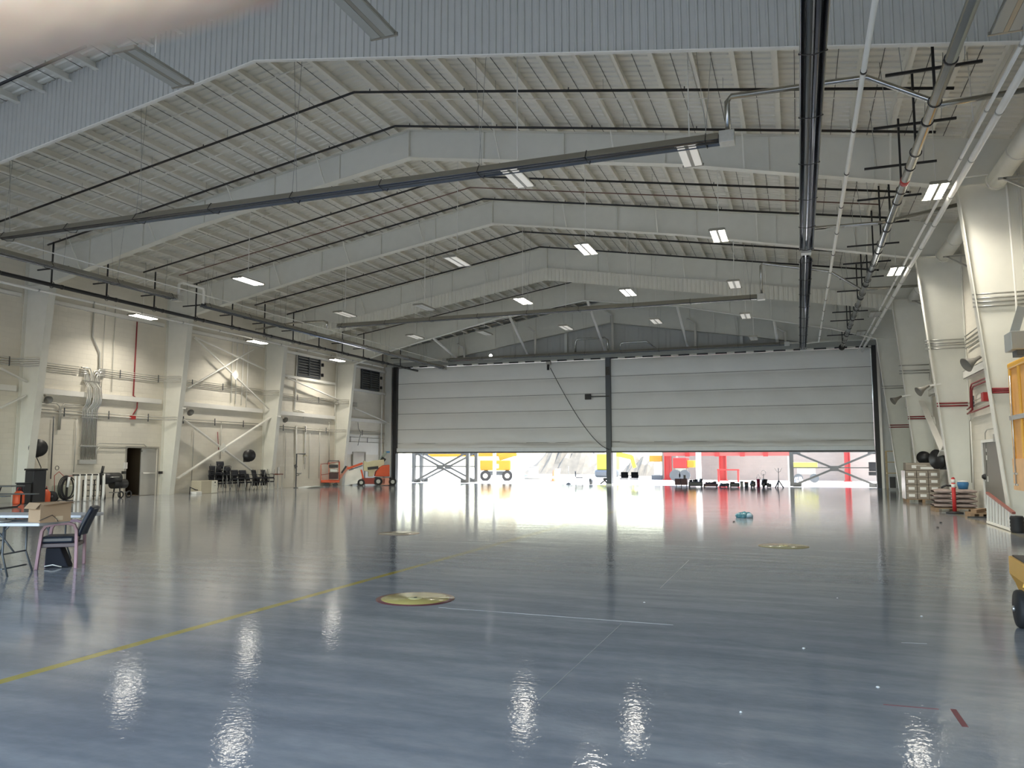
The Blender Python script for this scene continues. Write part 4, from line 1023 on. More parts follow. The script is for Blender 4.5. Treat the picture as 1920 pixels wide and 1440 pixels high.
# black hose reel on the wall, nearest
def hose_reel(lab, p, r, axis=(1, -.4, 0), arm=True, tail=None):
    p = Vector(p); t = thing('hose_reel', lab, 'hose reel', p)
    MB().lathe([(0, 0), (r, 0), (r, .03), (r*.45, .04), (r*.45, .14), (r, .15), (r, .18), (0, .18)], p, axis, 24).build('drum', BLACK, t)
    MB().lathe([(r*.45, .035), (r*.86, .045), (r*.9, .09), (r*.86, .14), (r*.45, .145)], p, axis, 24).build('hose', RUBBER, t)
    s = 1 if axis[0] > 0 else -1
    MB().box(p+Vector((-.12*s, 0, -r*.75)), (.30, .16, .22)).build('bracket', BLACK, t)
    if tail:
        q = [p+Vector((0, 0, -r))]+[Vector(a) for a in tail]; MB().tube(q, .016, 6).build('hose_end', RUBBER, t)
    return t
p = at(69, 840, 'X', -27.75)
hose_reel('black hose reel on the first column, hose hanging down to the bins', p, .34, tail=[p+Vector((.1, .15, -.75)), p+Vector((.1, .1, -1.0)), p+Vector((.1, -.15, -1.35))])
p = at(466, 854, 'X', -27.7)
hose_reel('black hose reel on the cream wall above the stacked chairs', p, .32, axis=(1, -.5, 0))
p = at(1733, 858, 'Y', 36.05)
hose_reel('black hose reel with a straight hanging hose, on the side wall above the cartons', p, .26, axis=(-.35, -1, 0), tail=[p+Vector((-.05, -.1, -.6)), p+Vector((-.05, -.4, -1.5))])
p = at(1763, 861, 'X', 4.9)
hose_reel('black hose reel half hidden behind the slanting column, by the cartons', p, .36, axis=(-1, -.7, 0))
# hose coil on a stand
x = -27.1; y = Yat(126, x); t = thing('hose_coil', 'big black coil of hose on a stand beside the white posts', 'hose', (x, y, 0))
for i, (a, b_) in enumerate(((.34, .47), (.31, .44), (.28, .41), (.25, .37), (.33, .42))):
    MB().torus((x+.03*i-.06, y+.01*i, .52), 'X', 1, .022, 28, 6, sx=a, sz=b_).build('hose_loop', RUBBER, t)
m = MB(); m.bar((x, y, 0), (x, y, .85), .07, .05); m.bar((x-.2, y-.25, .02), (x+.2, y+.25, .02), .06, .04); m.bar((x-.2, y+.25, .02), (x+.2, y-.25, .02), .06, .04); m.build('stand', BLACK, t)
MB().cyl((x+.1, y-.04, .55), (x+.1, y+.0, .95), .05, 10).build('white_nozzle', WHITE2, t)
# small red-and-white cleaning cart behind the coil
x = -27.6; y = Yat(112, x); t = thing('pump_cart', 'pale pump cart with red hoses behind the hose coil', 'cart', (x, y, 0))
MB().bb((x-.25, y-.15, .12), (x+.2, y+.65, .62)).build('tank', mat('pale_green_plastic', (.50, .52, .42), .5), t, bevel=.05)
MB().cyl((x, y-.2, .14), (x, y-.12, .14), .14, 16).build('wheel', RUBBER, t)
MB().tube([(x, y-.2, .3), (x, y-.25, 1.0), (x, y-.05, 1.15), (x, y+.2, .95), (x, y+.6, .98)], .012, 6).build('handle', REDP, t)
MB().torus((x, y-.15, 1.3), 'X', .08, .012, 14, 6).build('hook', BLACK, t)
MB().bb((x-.1, y+.2, .62), (x+.15, y+.5, .92)).build('motor', mat('cream_motor', (.55, .52, .42), .5), t, bevel=.03)
# row of white posts under a black bar
x = -26.6; t = thing('post_barrier', 'row of white posts joined by a black bar, in front of the black grill', 'barrier', (x, Yat(170, x), 0))
ys_ = [Yat(q, x) for q in (141, 148, 160, 171, 183, 194)]
for i, y in enumerate(ys_): MB().tube([(x+(.1 if i < 3 else 0), y-(.07 if i < 3 else 0), 0), (x+.03, y, .25), (x, y+.02, .75), (x, y, 1.06)], .055 if i > 0 else .04, 10).build('post', WHITE2, t)
MB().bar((x, ys_[0]-.1, 1.03), (x, ys_[-1], 1.03), .09, .05).build('top_bar', BLACK, t)
# smoker grill
x = -27.4; ya, yb = Yat(188, x), Yat(222, x); t = thing('smoker_grill', 'black barrel smoker grill with a side firebox, before the double door', 'grill', (x, (ya+yb)/2, 0))
MB().cyl((x, ya, .84), (x, yb, .84), .24, 20).build('barrel', BLACK, t)
MB().cyl((x, Yat(210, x), .60), (x, Yat(235, x), .60), .20, 18).build('firebox', BLACK, t)
MB().cyl((x, ya+.05, 1.0), (x, ya+.12, 1.36), .055, 10).build('chimney', BLACK, t)
for s in (-.2, .2):
    for yy in (ya+.1, yb-.05): MB().bar((x+s, yy, 0), (x+s*.6, yy, .7), .04, .04).build('leg', BLACK, t)
for yy in (yb-.1, yb+.32): MB().torus((x+.28, yy, .15), 'X', .13, .03, 20, 8).build('wheel', BLACK, t)
MB().bb((x-.2, Yat(212, x), .22), (x+.22, Yat(235, x), .26)).build('lower_shelf', GREYP, t)
MB().tube([(x+.26, ya+.25, .88), (x+.31, ya+.25, .9), (x+.31, yb-.25, .9), (x+.26, yb-.25, .88)], .012, 6).build('lid_handle', ALU, t)
x = -27.5; y0, y1 = Yat(163, x), Yat(184, x); t = thing('wire_rack', 'black metal rack behind the white posts', 'rack', (x, y0, 0))
m = MB()
for yy in (y0, y1):
    for s in (-.2, .2): m.bar((x+s, yy, 0), (x+s, yy, .80), .03, .03)
m.build('frame', BLACK, t)
for z in (.12, .35, .58, .78): MB().bb((x-.2, y0, z), (x+.2, y1, z+.025)).build('shelf', BLACK, t)
# cabinet and tray
x = -27.0; y0, y1 = Yat(377, x), Yat(408, x); t = thing('metal_cabinet', 'beige metal cabinet with a pale control panel, beside the stacked chairs', 'cabinet', (x, (y0+y1)/2, 0))
MB().bb((x-.6, y0+.02, 0), (x-.0, y1, .62)).build('body', BEIGE, t, bevel=.012)
MB().bb((x-.0, y1-.40, .02), (x+.02, y1-.01, .61)).build('control_panel', mat('pale_enamel', (.72, .70, .60), .4), t)
MB().cyl((x+.02, y1-.2, .53), (x+.045, y1-.2, .53), .035, 12).build('knob', BLACK, t)
MB().bb((x+.02, y1-.25, .36), (x+.025, y1-.12, .37)).build('vent_slot', GREYD, t)
x = -27.0; y = Yat(373, x); t = thing('water_tray', 'low white tray with a valve on the floor beside the beige cabinet', 'tray', (x, y, 0))
MB().bb((x-.3, y-.25, 0), (x+.1, y+.12, .12)).build('tray', PAPER, t, bevel=.01); MB().tube([(x-.2, y-.35, .0), (x-.2, y-.35, .33), (x-.1, y-.1, .2), (x-.1, y+.05, .18)], .025, 8).build('valve_pipe', BLACK, t)
# stacked chairs
def stack_chair(name='stacking_chair'):
    t = thing(name, 'x', 'chair', (0, 0, 0), 'black chairs piled by the cream wall')
    MB().bb((-.22, -.23, .42), (.23, .23, .48)).build('seat', FABR, t, local=True, bevel=.02)
    def fn(u, v): return (-.23-.10*v-.03*math.cos(math.pi*(u-.5)), -.22+.44*u, .52+.36*v)
    m = MB(); m.grid(fn, 6, 4); m.build('backrest', FABR, t, local=True, solid=.04)
    for sx in (-1, 1):
        for sy in (-1, 1):
            MB().cyl((.24*sx, .23*sy, 0), (.18*sx, .21*sy, .44), .015, 7).build('leg', GREYP if sx > 0 else BLACK, t, local=True)
    for sy in (-1, 1):
        MB().tube([(-.20, .23*sy, .45), (-.27, .23*sy, .62), (-.33, .22*sy, .85)], .013, 6).build('back_frame', BLACK, t, local=True)
        MB().tube([(-.25, .24*sy, .64), (.10, .26*sy, .66), (.20, .25*sy, .62), (.20, .23*sy, .45)], .013, 6).build('armrest', BLACK, t, local=True)
    return t
chair0 = stack_chair()
piles = [(408, [0, .22, .44], 1.42), (421, [0, .22, .44, .66], 0), (434, [0, .2, .4], 0), (447, [0, .22], 0), (460, [0, .2], 0), (473, [0], 0), (487, [0, .2], 1.12), (502, [0, .2], 1.12)]
first = True
for i, (px, zs, inv) in enumerate(piles):
    for q, z in enumerate(zs+([inv] if inv else [])):
        x = -27.25+random.uniform(-.08, .08); y = Yat(px, -27.25)+random.uniform(-.05, .05); up_ = inv and q == len(zs)
        o = chair0 if first else copy_tree(chair0); first = False
        o.location = (x, y, z); o.rotation_euler = (math.pi if up_ else 0, 0, random.uniform(-.35, .35))
        o['label'] = 'black fabric chair, %s in the %s pile from the beige cabinet' % ('upside down on top' if up_ else ('lowest', 'second up', 'third up', 'fourth up')[q], ('first', 'second', 'third', 'fourth', 'fifth', 'sixth', 'seventh', 'eighth')[i])
x = -27.3; y = Yat(521, x); t = thing('small_stand', 'narrow grey metal stand with a red-brown top, beside the chairs', 'stand', (x, y, 0))
for sx in (-.15, .15):
    for sy in (-.17, .17): MB().bar((x+sx, y+sy, 0), (x+sx, y+sy, .80), .025, .025).build('leg', GREYP, t)
MB().bb((x-.19, y-.21, .80), (x+.19, y+.21, .86)).build('tabletop', mat('red_brown_top', (.16, .05, .03), .5), t)
MB().bb((x-.05, y-.06, .86), (x+.05, y+.06, 1.22)).build('metal_post', GREYP, t)
# emergency shower
x = -27.5; y = Yat(555, x); t = thing('emergency_shower', 'dark pole emergency shower with eyewash by the cream wall', 'shower', (x, y, 0))
z_ = lambda py: at(555, py, 'X', x).z
yr = Yat(571, x)
MB().tube([(x, y, 0), (x, y, z_(851)), (x, yr, z_(851)), (x, yr, z_(854))], .03, 8).build('pole', GREYD, t)
MB().lathe([(0, -.10), (.16, -.10), (.05, 0), (0, 0)], (x, yr, z_(852)), n=16).build('shower_head', mat('shower_cream', (.50, .46, .34), .5), t)
MB().tube([(x, yr, z_(858)), (x, yr, z_(880))], .009, 6).build('pull_rod', GREYD, t)
MB().lathe([(0, 0), (.10, .02), (.17, .10), (.15, .10), (0, .05)], (x, y+.28, z_(890)), n=16).build('eyewash_bowl', GREYP, t)
MB().tube([(x, y, z_(892)), (x, y+.28, z_(891))], .02, 6).build('bowl_arm', GREYD, t)
MB().box((x+.05, y-.12, z_(874)), (.02, .22, .22), M=Matrix.Rotation(.5, 3, 'X')).build('sign_plate', BLACK, t)
MB().lathe([(0, 0), (.14, 0), (.12, .03), (0, .03)], (x, y, 0), n=14).build('base_flange', GREYD, t)
def ft(u, v): return (-27.5+.7*u, Yat(562, -27.3)+1.9*v, .02+.05*math.sin(7*u+3*v)*math.sin(math.pi*u)*math.sin(math.pi*v)+.05*math.sin(math.pi*v))
m = MB(); m.grid(ft, 10, 16); tag(m.build('plastic_sheet', mat('pale_plastic_sheet', (.72, .78, .78), .3), solid=.01), 'crumpled pale plastic sheet on the floor by the emergency shower', 'sheet')

# ---- boom lift ------------------------------------------------------
E_ = Elev(708, 910, 43.9, YAW+.26); L = E_.L
t = thing('boom_lift', 'orange and cream boom lift with folded arms parked beside the hangar door', 'boom lift', E_.o, rz=YAW+.26)
def eb(p, q, d0, d1, name, m, par=t, bev=.02):
    a, b_ = L(*p), L(*q); return MB().bb((a.x, d0, a.z), (b_.x, d1, b_.z)).build(name, m, par, local=True, bevel=bev)
DORG = mat('dark_orange_paint', (.30, .05, .035), .5)
eb((680, 896), (722, 907), .0, 1.3, 'chassis', DORG); eb((714, 896), (730, 909), .0, 1.25, 'chassis_box', mat('pale_orange', (.75, .33, .24), .45))
for px, py, r in ((677, 904, .22), (709, 902, .26), (736, 903, .24)):
    for d in (-.12, 1.2):
        c = L(px, py, d); wv = MB().cyl(c, c+Vector((0, .22, 0)), r, 20).build('wheel', RUBBER, t, local=True)
        MB().cyl(c-Vector((0, .01, 0)), c+Vector((0, .02, 0)), r*.5, 14).build('hub', GREYP, wv, local=True)
m = MB(); pr = [L(704, 893), L(706, 884), L(716, 873), L(731, 871), L(731, 893)]; m.prism([(p.x, p.z) for p in pr], 'Y', .1, 1.2); m.build('engine_cover', ORG, t, local=True, bevel=.04)
m = MB(); pr = [L(683, 863), L(690, 866), L(701, 863), L(721, 861), L(722, 870), L(706, 880), L(700, 893), L(692, 893), L(692, 884), L(683, 882)]
m.prism([(p.x, p.z) for p in pr], 'Y', .35, .95); m.build('turret_arm', CREAM, t, local=True, bevel=.02)
MB().bar(L(690, 878, .32), L(710, 876, .32), .08, .18).build('arm_slot', BLACK, t, local=True)
MB().bar(L(710, 868, .65), L(727, 846, .65), .16, .18).build('upper_boom', mat('boom_grey_green', (.28, .32, .28), .5), t, local=True, bevel=.01)
MB().box(L(729, 847, .55), (.22, .3, .1)).build('blue_end', BLUEP, t, local=True)
MB().bar(L(722, 858, .5), L(716, 866, .5), .1, .3).build('cylinder_mount', BLACK, t, local=True)
MB().bar(L(681, 868, .5), L(652, 878, .5), .12, .14).build('lower_boom', ORG, t, local=True)
MB().bar(L(681, 872, .5), L(655, 881, .5), .08, .06).build('hydraulic_ram', GREYD, t, local=True)
MB().bar(L(654, 874, .6), L(637, 896, .6), .10, .18).build('jib', mat('pale_orange', (.75, .33, .24), .45), t, local=True)
MB().bar(L(650, 873, .5), L(641, 886, .5), .12, .10).build('jib_pad', BLACK, t, local=True)
MB().bar(L(678, 880, .4), L(682, 896, .4), .10, .10).build('riser_leg', ORG, t, local=True)
bk = eb((602, 899), (637, 904), .2, 1.2, 'basket_floor', ORG)
for px in (602, 617, 637):
    for d in (.22, 1.18): MB().bar(L(px, 899, d), L(px, 865 if px > 610 else 870, d), .035, .035).build('basket_post', ORG, bk, local=True)
for py in (865, 885):
    m = MB()
    for d in (.22, 1.18): m.bar(L(602, py+4, d), L(637, py, d), .035, .035)
    for px in (602, 637): m.bar(L(px, py+(4 if px == 602 else 0), .22), L(px, py+(4 if px == 602 else 0), 1.18), .035, .035)
    m.build('basket_rail', DORG, bk, local=True)
eb((617, 870), (634, 876), .12, .34, 'control_box', BLACK, bk); eb((619, 878), (633, 884), .10, .3, 'panel_sticker', GREYP, bk); eb((617, 885), (634, 897), .1, .5, 'mesh_guard', mat('dark_brown_mesh', (.07, .04, .04), .7), bk)
MB().tube([L(614, 870, .3), L(616, 863, .3), L(636, 863, .3), L(637, 870, .3)], .025, 6).build('top_hoop', GREYD, bk, local=True)
for px in (612, 628): MB().bar(L(px, 905, .4), L(px+2, 910.5, .4), .25, .3).build('basket_foot', BLACK, bk, local=True)
E2 = Elev(660, 911, 43.4); t = thing('sheet_board', 'tall white sheet board leaning behind the boom lift arm', 'panel', E2.o, rz=YAW)
m = MB(); pr = [E2.L(644, 911), E2.L(646, 884), E2.L(676, 878), E2.L(676, 906)]; m.prism([(p.x, p.z) for p in pr], 'Y', .3, .34); m.build('sheet', WHITE2, t, local=True)

# ---- along the other side wall ---------------------------------------
YB = 33.6
xa, xb_ = Xat(1698, YB), Xat(1763, YB)
def pallet(lab, x0, x1, y0, y1, name='wooden_pallet'):
    t = thing(name, lab, 'pallet', ((x0+x1)/2, (y0+y1)/2, 0))
    for f in (0, .5, 1): MB().bb((x0+(x1-x0-.1)*f, y0, 0), (x0+(x1-x0-.1)*f+.1, y1, .10)).build('block', WOODP, t)
    m = MB()
    for i in range(6): yy = y0+(y1-y0-.1)*i/5; m.bb((x0, yy, .10), (x1, yy+.10, .125))
    m.build('deck_board', WOODP, t); return t
pallet('wooden pallet under the stack of grey-brown cartons', xa, xb_, YB, YB+1.1)
cw = (xb_-xa)/3
def carton(x, y, z, w_, d_, h_, lab, grp, rz=0, first=[None]):
    t = thing('carton', lab, 'box', (x, y, z), grp, rz=rz)
    MB().bb((-w_/2, 0, 0), (w_/2, d_, h_)).build('box', CARDG, t, local=True, bevel=.01)
    MB().bb((-w_*.28, -.006, h_*.3), (w_*.28, .0, h_*.7)).build('shipping_label', PAPER, t, local=True)
    MB().bb((-w_/2, -.004, h_*.82), (w_/2, .0, h_*.9)).build('tape', mat('tape_tan', (.42, .36, .28), .35), t, local=True)
    return t
lay = ('bottom row', 'second row', 'third row', 'fourth row')
colw = ('first column', 'middle column', 'column nearest the wall')
for r_ in range(4):
    for c in range(3):
        carton(xa+cw*(c+.5), YB+.03, .127+.27*r_, cw-.015, 1.0, .262, 'grey-brown carton in the %s of the pallet stack, %s' % (lay[r_], colw[c]), 'cartons on the pallet')
MB().box((xb_-cw*.5, YB+.020, .127+.54+.14), (.3, .004, .10)).build('yellow_tape', mat('yellow_tape', (.60, .45, .04), .5), [o for o in bpy.data.objects if o.name.startswith('carton')][0])
carton(xa+.5, YB+.1, .127+1.08, .92, .8, .30, 'wide closed carton lying on top of the pallet stack', 'cartons on the pallet')
carton(xb_-.42, YB+.05, .127+1.08, .80, .6, .20, 'half open carton on top of the pallet stack, next to the wide one', 'cartons on the pallet', rz=-.12)
tag(MB().bb((xa-.03, YB-.01, .12), (xa-.012, YB+1.06, 1.2)).build('plastic_wrap', CLEAR), 'shiny plastic wrap sheet on the end of the carton stack', 'plastic wrap')
# bags
YG = 27.6
ga, gb = Xat(1751, YG), Xat(1832, YG)
pallet('wooden pallet under the heap of paper bags', ga, gb, YG, YG+1.0)
def bag(x, y, z, w_, d_, h_, lab, m=BAG):
    def fn(u, v):
        a = 2*math.pi*v; cx = math.copysign(abs(math.cos(a))**.6, math.cos(a)); cz = math.copysign(abs(math.sin(a))**.8, math.sin(a)); e = math.sin(math.pi*min(max(u, .02), .98))**.35
        return (x+(u-.5)*w_, y+d_/2+d_/2*cx*(.85+.15*e), z+h_/2+h_/2*cz*e)
    mb = MB(); mb.grid(fn, 10, 14); return tag(mb.build('paper_bag', m), lab, 'bag', 'paper bags on the pallet')
gw = (gb-ga)/2
for r_ in range(4):
    for c in range(2):
        bag(ga+gw*(c+.5)-.02+.02*(r_ % 2), YG+.0, .125+.145*r_, gw*1.0, .9, .145, 'plump brown paper bag, %s of the heap, %s' % (('bottom layer', 'second layer', 'third layer', 'top layer')[r_], ('by the cartons', 'by the wall')[c]))
p = Vector((Xat(1805, YG+.4), YG+.4, .125+.58)); t = thing('plastic_tub', 'small blue and white plastic tub on top of the paper bags', 'tub', p)
MB().lathe([(0, 0), (.13, 0), (.17, .17), (.15, .22), (0, .24)], p, n=16).build('tub', BLUEP, t); MB().lathe([(.0, .24), (.155, .22), (.16, .24), (0, .27)], p, n=16).build('lid', PAPER, t)
p = Vector((Xat(1777, YG+.5), YG+.5, .125+.58)); tag(MB().tube([p+Vector((-.2, 0, .03)), p+Vector((-.05, 0, .11)), p+Vector((.1, .05, .09)), p+Vector((.22, 0, .03))], .03, 8).build('cable_loop', BLACK), 'short black cable lying on top of the paper bags', 'cable')
# bollard
YP = 26.9; x = Xat(1787, YP); t = thing('traffic_post', 'red traffic delineator post with white bands, before the paper bags', 'traffic post', (x, YP, 0))
MB().lathe([(0, 0), (.24, 0), (.24, .04), (.10, .07), (0, .07)], (x, YP, 0), n=8).build('base', RUBBER, t)
MB().tube([(x, YP, .05), (x, YP, 1.06)], .055, 14).build('post', mat('delineator_red', (.55, .03, .03), .45), t)
for z in (.84, .98): MB().cyl((x, YP, z-.055), (x, YP, z+.05), .057, 14).build('white_band', PAPER, t)
MB().cyl((x, YP, 1.05), (x, YP, 1.09), .05, 14, .03).build('cap', REDP, t)
# scrap pallet
YS = 25.2; xa2, xb2 = Xat(1816, YS), min(5.2, Xat(1856, YS))
pallet('broken wooden pallet lying near the ladder frame', xa2, xb2, YS, YS+.8)
tag(MB().bar((xa2+.1, YS+.1, .17), (xb2-.1, YS+.5, .20), .16, .09).build('wood_offcut', WOODP), 'wood offcut lying on top of the broken pallet', 'wood')
tag(MB().bar((xa2-.1, YS-.12, .02), (xa2+.5, YS-.15, .03), .06, .04).build('wood_stick', BLACK), 'dark stick on the floor in front of the broken pallet', 'wood')
# ladder-like guard frame
X3 = 4.45; t = thing('guard_frame', 'white barred metal guard frame with a red-brown top rail, leaning near the wall', 'frame', (X3, 22.5, 0))
fa, fb, na, nb = at(1851, 924, 'X', X3), at(1851, 968, 'X', X3), at(1901, 962, 'X', X3), at(1901, 986, 'X', X3)
fb.z = .04; nb.z = .04
MB().bar(fb, nb, .05, .05).build('bottom_rail', WHITE2, t); MB().bar(fa, na, .07, .05).build('top_rail', mat('red_brown_rail', (.28, .08, .06), .5), t)
for i in range(9): u = .02+.96*i/8; MB().bar(fb.lerp(nb, u), fa.lerp(na, u), .045, .045, up=(1, 0, 0)).build('bar', WHITE2, t)
p = Vector((4.5, Yat(1907, 4.5, 980), 0)); t = thing('ribbed_drum', 'black ribbed drum on the floor at the end of the guard frame', 'drum', p)
MB().lathe([(0, 0), (.13, 0)]+[(.13+(.012 if i % 2 else 0), .03+.04*i) for i in range(9)]+[(.12, .37), (0, .37)], p, n=18).build('drum', RUBBER, t)
# yellow braced crate on the wall
X4 = 4.5; pa, pb = at(1891, 690, 'X', X4), at(1893, 893, 'X', X4); ya = pa.y; yb = ya-3.2; t = thing('yellow_steel_rack', 'tall yellow steel framed rack with plywood infill beside the nearest column', 'rack', (X4, ya, 0))
zt, zm, zb = 3.75, at(1894, 860, 'X', X4).z, .95
zt = pa.z
for i, yy in enumerate((ya, ya-.75, ya-1.5, ya-2.3, ya-3.1)): MB().bb((X4-.02, yy-.10, zb), (X4+.12, yy, zt)).build('upright', YEL, t, bevel=.02)
MB().bb((X4-.03, yb, zt-.05), (X4+.7, ya+.02, zt+.10)).build('top_rail', YEL, t, bevel=.04)
MB().bb((X4+.02, yb, zm), (X4+.05, ya-.02, zt-.05)).build('plywood_panel', mat('orange_plywood', (.70, .36, .10), .55, var=.15, vs_=4), t)
MB().bb((X4-.05, yb, at(1893, 785, 'X', X4).z-.05), (X4-.01, ya, at(1893, 785, 'X', X4).z+.05)).build('cross_rail', ALU, t)
MB().bb((X4-.04, yb, zb), (X4+.02, ya, zm)).build('lower_panel', PLY, t)
for yy in (ya-.15, ya-.35):
    for z in (zb+.12, zb+.36): MB().box((X4-.05, yy, z), (.02, .10, .04)).build('hinge', GREYP, t)
MB().tube([(X4-.05, ya-.28, zb+.1), (X4-.05, ya-.28, zt-.2)], .018, 6).build('conduit', ALU, t)
for yy in (ya-.06, yb+.06): MB().bb((X4+.55, yy-.06, 0), (X4+.67, yy+.06, zt)).build('rear_leg', YEL, t)
# yellow cart in the corner of the view
t = thing('yellow_cart', 'yellow steel cart with a big black wheel at the edge of the view', 'cart', (at(1903, 1170, 'Y', 8.9).x, 8.9, 0), rz=-.06)
m = MB(); m.prism([(.17, .30), (.12, .40), (.12, .58), (1.0, .58), (1.0, .12), (.24, .12), (.19, .24)], 'Y', .02, .95); m.build('tub', YEL, t, local=True, bevel=.012)
MB().bb((.15, .08, .555), (.94, .90, .595)).build('inner_tray', mat('dark_tray', (.06, .05, .045), .6), t, local=True)
wv = MB().lathe([(0, 0), (.13, 0), (.165, .01), (.18, .03), (.18, .07), (.165, .09), (0, .10)], (.10, -.03, .18), (-.985, -.03, 0), 28).build('wheel', RUBBER, t, local=True)
MB().lathe([(0, .10), (.03, .10), (.025, .12), (0, .12)], (.10, -.03, .18), (-.985, -.03, 0), 12).build('hub', ALU, wv, local=True)
MB().bar((.10, .03, .40), (.20, -.01, .365), .08, .04).build('mudguard', YEL, t, local=True)
MB().box((.15, .017, .48), (.035, .006, .08)).build('white_sticker', PAPER, t, local=True); MB().box((.15, .017, .55), (.012, .006, .04)).build('dark_slot', BLACK, t, local=True)
# blue plastic bundle in the middle of the floor
p = at(1397, 971, 'Z', 0); t = thing('plastic_bundle', 'crumpled teal blue plastic bundle alone on the open floor', 'bundle', p)
for i in range(7):
    a = i*.9; c = p+Vector((.16*math.cos(a)*(1 if i else 0), .10*math.sin(a), .05))
    MB().lathe([(0, -.06), (.09, -.05), (.12+.02*(i % 2), .0), (.08, .06+.02*(i % 3)), (0, .08)], c, (math.sin(i), math.cos(i*2)*.5, 1), 9).build('fold', TEAL if i % 3 else mat('pale_blue_film', (.30, .42, .50), .3), t)
for px, py, lab in ((1758, 990, 'small dark crumb on the floor nearest the bags'), (1764, 981, 'small dark crumb on the floor behind the other'), (1376, 979, 'small dark speck beside the blue bundle')):
    q = at(px, py, 'Z', 0); tag(MB().lathe([(0, 0), (.04, .01), (.02, .03), (0, .03)], q, n=7).build('debris_crumb', BLACK), lab, 'crumb')

# ---- items on the threshold of the hangar door -----------------------
def visitor_chair(lab, px, y, rz, m1=BLACK):
    t = thing('visitor_chair', lab, 'chair', (Xat(px, y), y, 0), rz=rz)
    MB().bb((-.22, -.22, .43), (.22, .22, .48)).build('seat', FABR, t, local=True, bevel=.015); MB().bb((-.27, -.22, .50), (-.23, .22, .88)).build('backrest', FABR, t, local=True, bevel=.02)
    for sx in (-1, 1):
        for sy in (-1, 1): MB().cyl((.22*sx, .22*sy, 0), (.2*sx, .22*sy, .45), .012, 6).build('leg', GREYP if m1 is GREYP else BLACK, t, local=True)
    for sy in (-1, 1): MB().tube([(-.22, .24*sy, .45), (-.22, .24*sy, .67), (.18, .24*sy, .67), (.21, .23*sy, .45)], .012, 6).build('armrest', BLACK, t, local=True)
visitor_chair('black chair seen from behind at the open door, closer to the mullion', 1170, 48.3, YAW+math.pi/2)
visitor_chair('black chair seen from behind at the open door, further from the mullion', 1189, 48.3, YAW+math.pi/2, GREYP)
visitor_chair('grey and black armchair seen side on in the open doorway', 1086, 50.9, YAW)
x = Xat(1108, 50.8); tag(MB().lathe([(0, 0), (.10, 0), (.14, .40), (.12, .40), (0, .38)], (x, 50.8, 0), n=14).build('waste_bin', GREYD), 'small dark waste bin in the open doorway beside the side-on armchair', 'bin')
x = Xat(1066, 50.6); t = thing('sign_stand', 'thin pole stand with a weighted foot in the open doorway', 'stand', (x, 50.6, 0)); MB().cyl((x, 50.6, 0), (x, 50.6, 1.2), .015, 6).build('pole', GREYP, t); MB().lathe([(0, 0), (.2, 0), (.1, .1), (0, .12)], (x, 50.6, 0), n=10).build('foot', GREYD, t)
x = Xat(1134, 50.7); t = thing('floor_jack', 'black folded jack next to the foot of the mullion', 'jack', (x, 50.7, 0)); MB().bar((x-.3, 50.7, .05), (x+.15, 50.7, .4), .08, .08).build('arm', BLACK, t); MB().bar((x-.1, 50.7, .4), (x+.2, 50.7, .05), .08, .08).build('leg', BLACK, t); MB().bb((x-.05, 50.6, .30), (x+.2, 50.85, .45)).build('head', BLACK, t)
YT = 48.6
def tool(name, lab, cat, px0, px1, ptop, m, y=YT, h0=0, kind='box', dpt=.5):
    x0, x1 = Xat(px0, y), Xat(px1, y); h = at((px0+px1)/2, ptop, 'Y', y).z - at((px0+px1)/2, 912, 'Y', y).z
    t = thing(name, lab, cat, ((x0+x1)/2, y, 0))
    return t, x0, x1, h
DRB = mat('dark_red_brown', (.08, .015, .02), .5)
t, x0, x1, h = tool('tool_cart', 'dark red tool cart at the end of the row in the doorway', 'cart', 1265, 1288, 897, DRB)
for a, b_ in ((x0, (x0+x1)/2-.02), ((x0+x1)/2+.02, x1)): MB().bb((a, YT, .10), (b_, YT+.5, h)).build('drawer_unit', DRB, t, bevel=.01)
for a in (x0+.06, (x0+x1)/2, x1-.06): MB().cyl((a, YT+.1, .06), (a+.04, YT+.1, .06), .06, 10).build('wheel', BLACK, t)
MB().bb((x1-.22, YT+.1, h), (x1-.08, YT+.3, h+.22)).build('box_on_top', BLACK, t)
specs = [('power_tool', 'black machine with a jagged top, second in the doorway row', 'machine', 1290, 1317, 898, BLACK), ('hand_pallet_truck', 'low black machine with red parts, third in the doorway row', 'machine', 1318, 1346, 903, DRB),
         ('tool_bag', 'low dark heap of tools, fourth in the doorway row', 'tools', 1347, 1367, 906, BLACK), ('tool_box', 'black tool box with a red lid, in the doorway row', 'tool box', 1368, 1386, 902, BLACK),
         ('plastic_pail', 'light grey pail with a black lid, in the doorway row', 'pail', 1387, 1393, 901, mat('pail_grey', (.42, .42, .40), .5)), ('plastic_pail', 'grey pail with an orange-brown lid, in the doorway row', 'pail', 1395, 1403, 902, GREYD),
         ('floor_machine', 'black tilted machine after the two pails, in the doorway row', 'machine', 1406, 1416, 900, BLACK), ('gas_cylinder', 'dark crimson cylinder standing in the doorway row', 'cylinder', 1418, 1425, 896, mat('crimson', (.28, .01, .05), .4)),
         ('floor_machine', 'tall black machine with a pole and ring, in the doorway row', 'machine', 1428, 1435, 898, BLACK), ('vacuum_cleaner', 'squat black rounded machine near the end of the doorway row', 'machine', 1437, 1446, 903, BLACK)]
random.seed(4)
